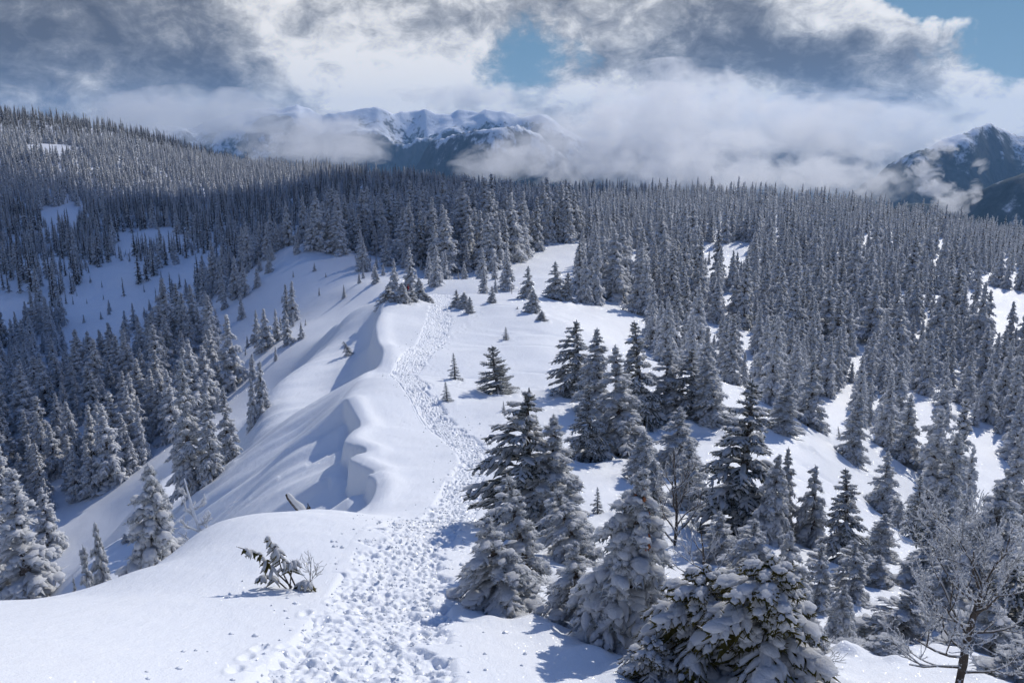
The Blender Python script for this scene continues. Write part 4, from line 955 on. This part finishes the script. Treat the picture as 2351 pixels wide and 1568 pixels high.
    L.new(named("size", 'FLOAT_VECTOR'), ins.inputs['Scale']); L.new(ins.outputs[0], go.inputs[0])
    md = o.modifiers.new("scatter", 'NODES'); md.node_group = ng
forest_mass()
for k, a in HERE.items():
    if a[1] < .6 or a[1] > 12: print("  check", k, [round(q, 1) for q in a])

# ------------------------------------------------------------------ bare frosted trees, stump, twigs, bent fir, hiker, pole
def grow(rs, p, d, ln, r, depth, out, spread=.6, up=.15, split=3):
    K = 5; pts = [p]; cur = d / np.linalg.norm(d)
    for k in range(K - 1):
        cur = cur + rs.normal(size=3) * .16 + np.array((0, 0, up * .3)); cur /= np.linalg.norm(cur); pts.append(pts[-1] + cur * ln / (K - 1))
    pts = np.array(pts); out.append((depth, pts, np.linspace(r, r * .45, K)))
    if depth <= 0: return
    for i in range(split):
        t = rs.uniform(.3, 1.0); k = t * (K - 1); k0 = min(int(k), K - 2); q = pts[k0] + (pts[k0 + 1] - pts[k0]) * (k - k0)
        s = rs.normal(size=3); s -= cur * np.dot(s, cur); s /= np.linalg.norm(s)
        grow(rs, q, cur + s * spread * rs.uniform(.7, 1.5), ln * rs.uniform(.5, .75), r * .5, depth - 1, out, spread, up, split)
def bare_tree(name, base, H, label, seed, trunk_pts, trunk_r, arms, cat="bare tree", group=None, frost=1.0, splits=(3, 4)):
    """a leafless tree: trunk and boughs as parts, rime lying on the boughs as another"""
    rs = np.random.RandomState(seed); e = obj(name, None, loc=base); prop(e, label, cat, group)
    g = Geo(); tp_ = np.array(trunk_pts, float) * H; tubes(g, tp_[None], np.array(trunk_r, float)[None] * H, 9, 1, .10, rs)
    obj("trunk", g.mesh("trunk", M_BARK), e)
    wood = Geo(); rime = Geo(); allb = []
    for (t, az, el, ln, dep) in arms:
        k = t * (len(tp_) - 1); k0 = min(int(k), len(tp_) - 2); p = tp_[k0] + (tp_[k0 + 1] - tp_[k0]) * (k - k0)
        out = []; grow(rs, p, np.array((math.cos(az) * math.cos(el), math.sin(az) * math.cos(el), math.sin(el))), ln * H, .009 * H, dep, out, .75, .5, splits[0]); allb += out
    P_ = np.array([o_[1] for o_ in allb]); R__ = np.array([o_[2] for o_ in allb]); R__ = np.maximum(R__, .004)
    tubes(wood, P_, R__, 5, 1, .1, rs); obj("boughs", wood.mesh("boughs", M_BARK), e)
    P2 = P_.copy(); P2[:, :, 2] += R__ * .8; tubes(rime, P2, (R__ * .55 + .004) * frost, 5, 1.1, .35, rs)
    M = len(P_) * 12; ii = rs.randint(0, len(P_), M); kk = rs.randint(0, 4, M); f = rs.uniform(0, 1, M)[:, None]
    pp = P2[ii, kk] * (1 - f) + P2[ii, kk + 1] * f; dd = rs.normal(size=(M, 3)); dd[:, 0] -= .8; dd[:, 2] += .3; dd /= np.linalg.norm(dd, axis=1, keepdims=True)
    spikes(rime, pp, dd, rs.uniform(.015, .05, M) * frost * (1 + R__[ii, kk] * 20), np.full(M, .010), rs)
    obj("rime", rime.mesh("rime", M_TS), e); return e
def at(u, v, d=None):
    if d is None: return hit(u, v)
    x, y = world_of(u, v, d); return x, y, float(ground_z(np.array([x]), np.array([y]))[0])
def topH(b, u, v): return tan_ray(u, v) * math.hypot(b[0], b[1]) - b[2]
PI = math.pi
b = at(2188, 1650, 15.2)
bare_tree("dead_tree", b, topH(b, 2200, 1225), "big bare rime-crusted tree with a thick dark broken trunk at the bottom right", 3,
    [(0, 0, -.1), (.01, 0, .15), (.02, .01, .32), (.03, 0, .48), (.05, 0, .60), (.07, 0, .72)], [.027, .026, .022, .018, .012, .005],
    [(t, az, el, ln, 3) for t, az, el, ln in [(.30, 2.9, .55, .36), (.42, 2.7, .75, .42), (.5, 3.6, .3, .36), (.55, .3, .95, .36), (.6, -.3, .8, .34), (.72, 2.4, .9, .36), (.8, .9, 1.1, .34), (.85, 3.3, .6, .34), (.92, 2.9, 1.1, .36), (.97, .2, 1.2, .30), (.25, 3.3, .12, .38), (.18, 3.0, -.1, .34), (.15, -.5, .1, .26), (.65, 4.6, .5, .3), (.35, 4.2, .2, .34), (.45, 5.2, .3, .28), (.75, 3.0, .35, .40)]])
b = at(1548, 1255, 29.5)
bare_tree("bare_larch", b, topH(b, 1530, 1020), "bare frost-covered shrub-like tree with upright twigs left of the large dark spreading fir", 8,
    [(0, 0, -.1), (.01, 0, .2), (0, 0, .45), (-.03, 0, .7), (-.05, 0, .95)], [.016, .014, .011, .008, .004],
    [(t, az, el, ln, 2) for t, az, el, ln in [(.1, 2.8, .9, .45), (.15, .4, .9, .4), (.2, 3.4, 1.0, .42), (.25, 5.0, .9, .38), (.3, 1.2, 1.0, .35), (.38, 3.0, 1.1, .36), (.45, .2, 1.0, .33), (.55, 3.3, 1.1, .28), (.6, .6, 1.1, .25), (.7, 2.9, 1.2, .2), (.8, .2, 1.2, .15)]], frost=1.1)
b = at(1620, 1300, 24)
bare_tree("frosted_shrub", b, topH(b, 1600, 1180), "low tangle of frosted twigs in front of the large dark spreading fir", 9,
    [(0, 0, -.1), (-.02, 0, .2), (-.05, 0, .5), (-.1, 0, .8)], [.02, .016, .012, .005],
    [(t, az, el, ln, 2) for t, az, el, ln in [(.05, 3.0, .4, .6), (.1, .2, .5, .5), (.15, 2.5, .8, .5), (.3, 3.6, .7, .4), (.4, 1.0, .8, .4), (.6, 3.2, .8, .35)]], cat="shrub", frost=1.0)
b = at(455, 1219, 30.5)
bare_tree("snag", b, topH(b, 440, 1098), "thin broken snag plastered with snow between the snow-laden fir and the lee slope", 12,
    [(0, 0, -.1), (.03, 0, .2), (-.02, 0, .45), (-.07, 0, .75), (-.11, 0, 1.0)], [.026, .024, .019, .013, .005],
    [(t, az, el, ln, 2) for t, az, el, ln in [(.2, .2, .1, .22), (.3, 3.0, .2, .2), (.4, .3, 0, .2), (.5, 2.8, .3, .18), (.6, .4, .1, .16), (.75, 3.1, .3, .14), (.15, 3.2, 0, .2), (.1, 0, -.1, .25)]], cat="dead tree", frost=2.6)
for q in scene.objects:
    if q.name == "snag": [c for c in q.children if c.name.startswith("trunk")][0].data.materials[0] = M_FROSTWOOD
b = at(1880, 1585, 15.5)
bare_tree("frosted_shrub", b, max(.8, topH(b, 1880, 1500)), "bare dark twigs sticking up at the bottom edge right of the olive fir", 14,
    [(0, 0, -.1), (.02, 0, .3), (.0, 0, .7)], [.02, .014, .006],
    [(t, az, el, ln, 2) for t, az, el, ln in [(.1, .3, .4, .6), (.2, 2.9, .5, .5), (.4, .8, .7, .5), (.6, 3.0, .8, .4)]], cat="shrub", frost=.5)
b = at(712, 1350)
bare_tree("bare_twigs", b, topH(b, 712, 1275), "small fan of bare brown twigs beside the bent little fir", 15,
    [(0, 0, -.05), (.02, 0, .3), (.05, 0, .6), (.06, 0, .8)], [.02, .014, .01, .005],
    [(t, az, el, ln, 2) for t, az, el, ln in [(.05, .3, .9, .6), (.1, 2.9, .9, .6), (.2, .2, 1.0, .55), (.3, 3.0, 1.1, .5), (.5, 1, 1.2, .4)]], cat="twigs", frost=.35)
# bent little fir on the near roll: separate drooping boughs springing from two stems
def bent_fir():
    b = at(660, 1352); e = obj("bent_fir", None, loc=(b[0], b[1], b[2] - .03)); prop(e, "little bent fir poking out of the smooth snow left of the trail", "tree")
    S = math.hypot(b[0], b[1], b[2]) / F0      # metres per measuring pixel here
    stems = [[(8, 0), (-8, 40), (-18, 75), (-28, 108), (-34, 120)], [(10, 5), (-25, 45), (-55, 80), (-75, 96), (-98, 104)], [(20, 0), (5, 45), (-8, 80), (-18, 92), (-24, 100)], [(0, 0), (-20, 18), (-38, 30), (-50, 32), (-60, 24)], [(15, 0), (28, 14), (40, 22), (50, 18), (58, 8)], [(5, 0), (10, 40), (12, 60), (18, 66), (26, 60)]]
    rs = np.random.RandomState(4); gw, gf, gs = Geo(), Geo(), Geo()
    for si, st in enumerate(stems):
        p = np.array([(x * S, rs.uniform(-.05, .05) * k, z * S) for k, (x, z) in enumerate(st)]); tubes(gw, p[None], np.linspace(.022, .008, 5)[None], 6, 1, .1, rs)
        SP, SR = [], []
        for j in range(26):
            t = rs.uniform(.25, 1.0) * 4; k0 = min(int(t), 3); q = p[k0] + (p[k0 + 1] - p[k0]) * (t - k0)
            az = rs.uniform(0, 2 * PI); l = rs.uniform(.10, .26) * (1.25 - t / 6); kk = np.linspace(0, 1, 5)
            d = np.array((math.cos(az), math.sin(az), 0)); sp = q + d * (l * kk)[:, None] + np.array((0, 0, 1.0)) * (l * (.2 * kk - 1.0 * kk ** 1.6))[:, None]
            SP.append(sp); SR.append(.042 * (np.sin(np.clip(kk * .86 + .14, 0, 1) * PI) ** .6 + .1))
        SP = np.array(SP); SR = np.array(SR); fo = SP.copy(); fo[:, :, 2] -= SR * .6; fo[:, -1] += (fo[:, -1] - fo[:, -2]) * .4
        tubes(gf, fo, SR * .9, 5, .7, .3, rs)
        keep = rs.uniform(size=len(SP)) < (.45 if si == 1 else .85); tubes(gs, SP[keep], SR[keep] * 1.05, 6, .75, .2, rs, lift=.2)
        M = 500; ii = rs.randint(0, len(SP), M); kk = rs.randint(0, 4, M); pp = fo[ii, kk] + (fo[ii, kk + 1] - fo[ii, kk]) * rs.uniform(0, 1, (M, 1)); dr = fo[ii, kk + 1] - fo[ii, kk]; dr /= np.linalg.norm(dr, axis=1, keepdims=True) + 1e-9
        dd = dr + rs.normal(size=(M, 3)) * .6; dd /= np.linalg.norm(dd, axis=1, keepdims=True); spikes(gf, pp, dd, rs.uniform(.04, .08, M), np.full(M, .008), rs)
    obj("stem", gw.mesh("stem", M_BARK), e); obj("crown", gf.mesh("crown", M_NY), e); obj("snow_load", gs.mesh("snow_load", M_TS), e)
bent_fir()
# weathered stump with a snow cap standing on the lee slope behind the near roll
def stump():
    b = at(683, 1180, 33.2); D_ = math.hypot(b[0], b[1]); zt = tan_ray(665, 1136) * D_; H = max(.8, zt - b[2]); e = obj("stump", None, loc=b); prop(e, "forked weathered stump with a snow cap behind the near snow roll", "stump")
    rs = np.random.RandomState(2)
    for pts, r in (([(.25, 0, -.2), (.12, 0, H * .35), (-.15, 0, H * .62), (-.33, 0, H * .86), (-.42, 0, H)], [.13, .12, .11, .10, .05]), ([(.25, 0, -.2), (.42, .05, H * .3), (.50, .05, H * .45), (.46, .05, H * .62)], [.12, .10, .08, .03])):
        g = Geo(); tubes(g, np.array(pts)[None], np.array(r)[None], 8, 1, .2, rs); obj("limb", g.mesh("limb", M_BARK), e)
    g = Geo(); tubes(g, np.array([(.30, 0, H * .34), (.15, 0, H * .50), (-.1, 0, H * .72), (-.28, 0, H * .93), (-.36, 0, H * 1.04)])[None], np.array([.16, .19, .14, .11, .05])[None], 9, .8, .12, rs); obj("snow_cap", g.mesh("snow_cap", M_TS), e)
stump()
# orange cones on the big laden fir
def cones():
    m, t, o = new_mat("cone_scales"); g = t.node('ShaderNodeNewGeometry').outputs['Position']; bsdf(t, o, t.mix(t.noise(g, 60, 3, .6), (.20, .06, .02), (.40, .14, .05)), .6, .3, bump(t, t.noise(g, 90, 2), .01))
    e = next(q for q in scene.objects if q.get("label", "").startswith("thick snow-caked")); rs = np.random.RandomState(6); sc3 = e.scale
    zz = np.linspace(0, 1, 6); me = None
    g_ = Geo(); tubes(g_, np.stack((0 * zz, 0 * zz, -zz * .13), 1)[None], (np.sin(zz * PI * .92 + .12) * .034 + .006)[None], 7, 1, .15, rs); me = g_.mesh("cone", m)
    mt = e.children[2].data if 'snow' in e.children[2].data.name else e.children[1].data; co = np.empty(len(mt.vertices) * 3); mt.vertices.foreach_get('co', co); co = co.reshape(-1, 3)
    ok = co[(co[:, 2] > 3.1) & (co[:, 2] < 4.35) & (co[:, 1] < -.12)]
    for i in rs.choice(len(ok), 10, replace=False):
        c = obj("cone", me, e, tuple(ok[i] + np.array((0, -.05, -.02)))); c.rotation_euler = (rs.uniform(-.3, .3), rs.uniform(-.3, .3), 0)
cones()
def flat_mat(name, col, rough=.8):
    m, t, o = new_mat(name); g = t.node('ShaderNodeNewGeometry').outputs['Position']; bsdf(t, o, t.mix(t.noise(g, 25, 3, .6), tuple(c * .8 for c in col), col), rough, .2, bump(t, t.noise(g, 60, 2), .01, .5)); return m
M_CL = flat_mat("dark_cloth", (.016, .018, .024)); M_RED = flat_mat("red_cloth", (.35, .03, .03)); M_SKIN = flat_mat("skin", (.45, .27, .20)); M_BLUE = flat_mat("blue_cloth", (.03, .07, .22)); M_POLE = flat_mat("pole_wood", (.12, .10, .09))
def skin_body(name, edges_pts, mat, parent):
    """one continuous surface grown from joints: list of (index of parent joint, xyz, radius)"""
    me = bpy.data.meshes.new(name); me.from_pydata([p[1] for p in edges_pts], [(p[0], i) for i, p in enumerate(edges_pts) if p[0] is not None], [])
    o = obj(name, me, parent); md = o.modifiers.new("skin", 'SKIN')
    if not me.skin_vertices: pass
    for i, p in enumerate(edges_pts):
        sv = me.skin_vertices[0].data[i]; sv.radius = (p[2], p[2] * .8); sv.use_root = (i == 0)
    s = o.modifiers.new("sub", 'SUBSURF'); s.levels = s.render_levels = 1
    me.materials.append(mat); return o
def person(u, v, d, H, rz, label, jacket, pack, poles=True):
    b = at(u, v, d); e = obj("person", None, loc=b); e.rotation_euler = (0, 0, rz); e.scale = (H / 1.75,) * 3; prop(e, label, "person")
    J = [(None, (0, 0, .95), .15), (0, (0, .02, 1.15), .15), (1, (0, .03, 1.38), .17), (2, (0, .04, 1.50), .07), (3, (0, .05, 1.60), .085), (4, (0, .05, 1.70), .08),
         (0, (-.10, 0, .88), .11), (6, (-.11, .08, .50), .075), (7, (-.11, .0, .10), .055), (8, (-.11, .14, .04), .05),
         (0, (.10, 0, .88), .11), (10, (.12, -.02, .50), .075), (11, (.13, -.16, .12), .055), (12, (.13, -.04, .04), .05),
         (2, (-.20, .03, 1.40), .065), (14, (-.27, .02, 1.14), .05), (15, (-.25, .22, 1.05), .04), (16, (-.25, .29, 1.04), .035),
         (2, (.20, .03, 1.40), .065), (18, (.27, .0, 1.14), .05), (19, (.26, .18, 1.02), .04), (20, (.26, .25, 1.01), .035)]
    try: bo = skin_body("body", J, jacket, e)
    except Exception as ex: print("skin failed", ex); return
    g = Geo(); zz = np.linspace(0, 1, 5); tubes(g, np.stack((0 * zz, .05 + 0 * zz, 1.66 + zz * .12), 1)[None], np.array([.095, .10, .09, .06, .01])[None], 8, 1, 0); obj("hat", g.mesh("hat", M_RED if pack else jacket), e)
    g = Geo(); tubes(g, np.array([(0, -.17, .98), (0, -.20, 1.10), (0, -.20, 1.30), (0, -.17, 1.48), (0, -.16, 1.52)])[None], np.array([.10, .16, .16, .13, .05])[None], 8, .7, 0); obj("backpack", g.mesh("backpack", pack or M_CL), e)
    if poles:
        for sx_ in (-1, 1):
            g = Geo(); tubes(g, np.array([(sx_ * .25, .29, 1.08), (sx_ * .30, .35, .6), (sx_ * .34, .40, 0)])[None], np.array([.014, .012, .010])[None], 5, 1, 0); obj("hiking_pole", g.mesh("hiking_pole", M_CL), e)
person(937, 668, 131, 1.85, 0.4, "hiker in dark clothes with a red hat among the knob firs", M_CL, M_RED)
person(1598, 566, 262, 1.8, 1.2, "tiny figure in dark blue at the left end of the bright clearing", M_BLUE, M_BLUE)
b = at(1175, 682, 140)
g = Geo(); Hp = max(1.6, topH(b, 1175, 655)); tubes(g, np.array([(0, 0, -.2), (0, 0, Hp * .5), (.03, 0, Hp)])[None], np.array([.05, .045, .04])[None], 7, 1, .05); e = obj("marker_pole", None, loc=b); prop(e, "thin dark marker pole in the snow right of the knob", "pole")
obj("post", g.mesh("post", M_POLE), e); g = Geo(); tubes(g, np.array([(.02, 0, Hp - .05), (.03, 0, Hp + .04), (.03, 0, Hp + .09)])[None], np.array([.05, .07, .01])[None], 7, 1, .05); obj("snow_cap", g.mesh("snow_cap", M_TS), e)
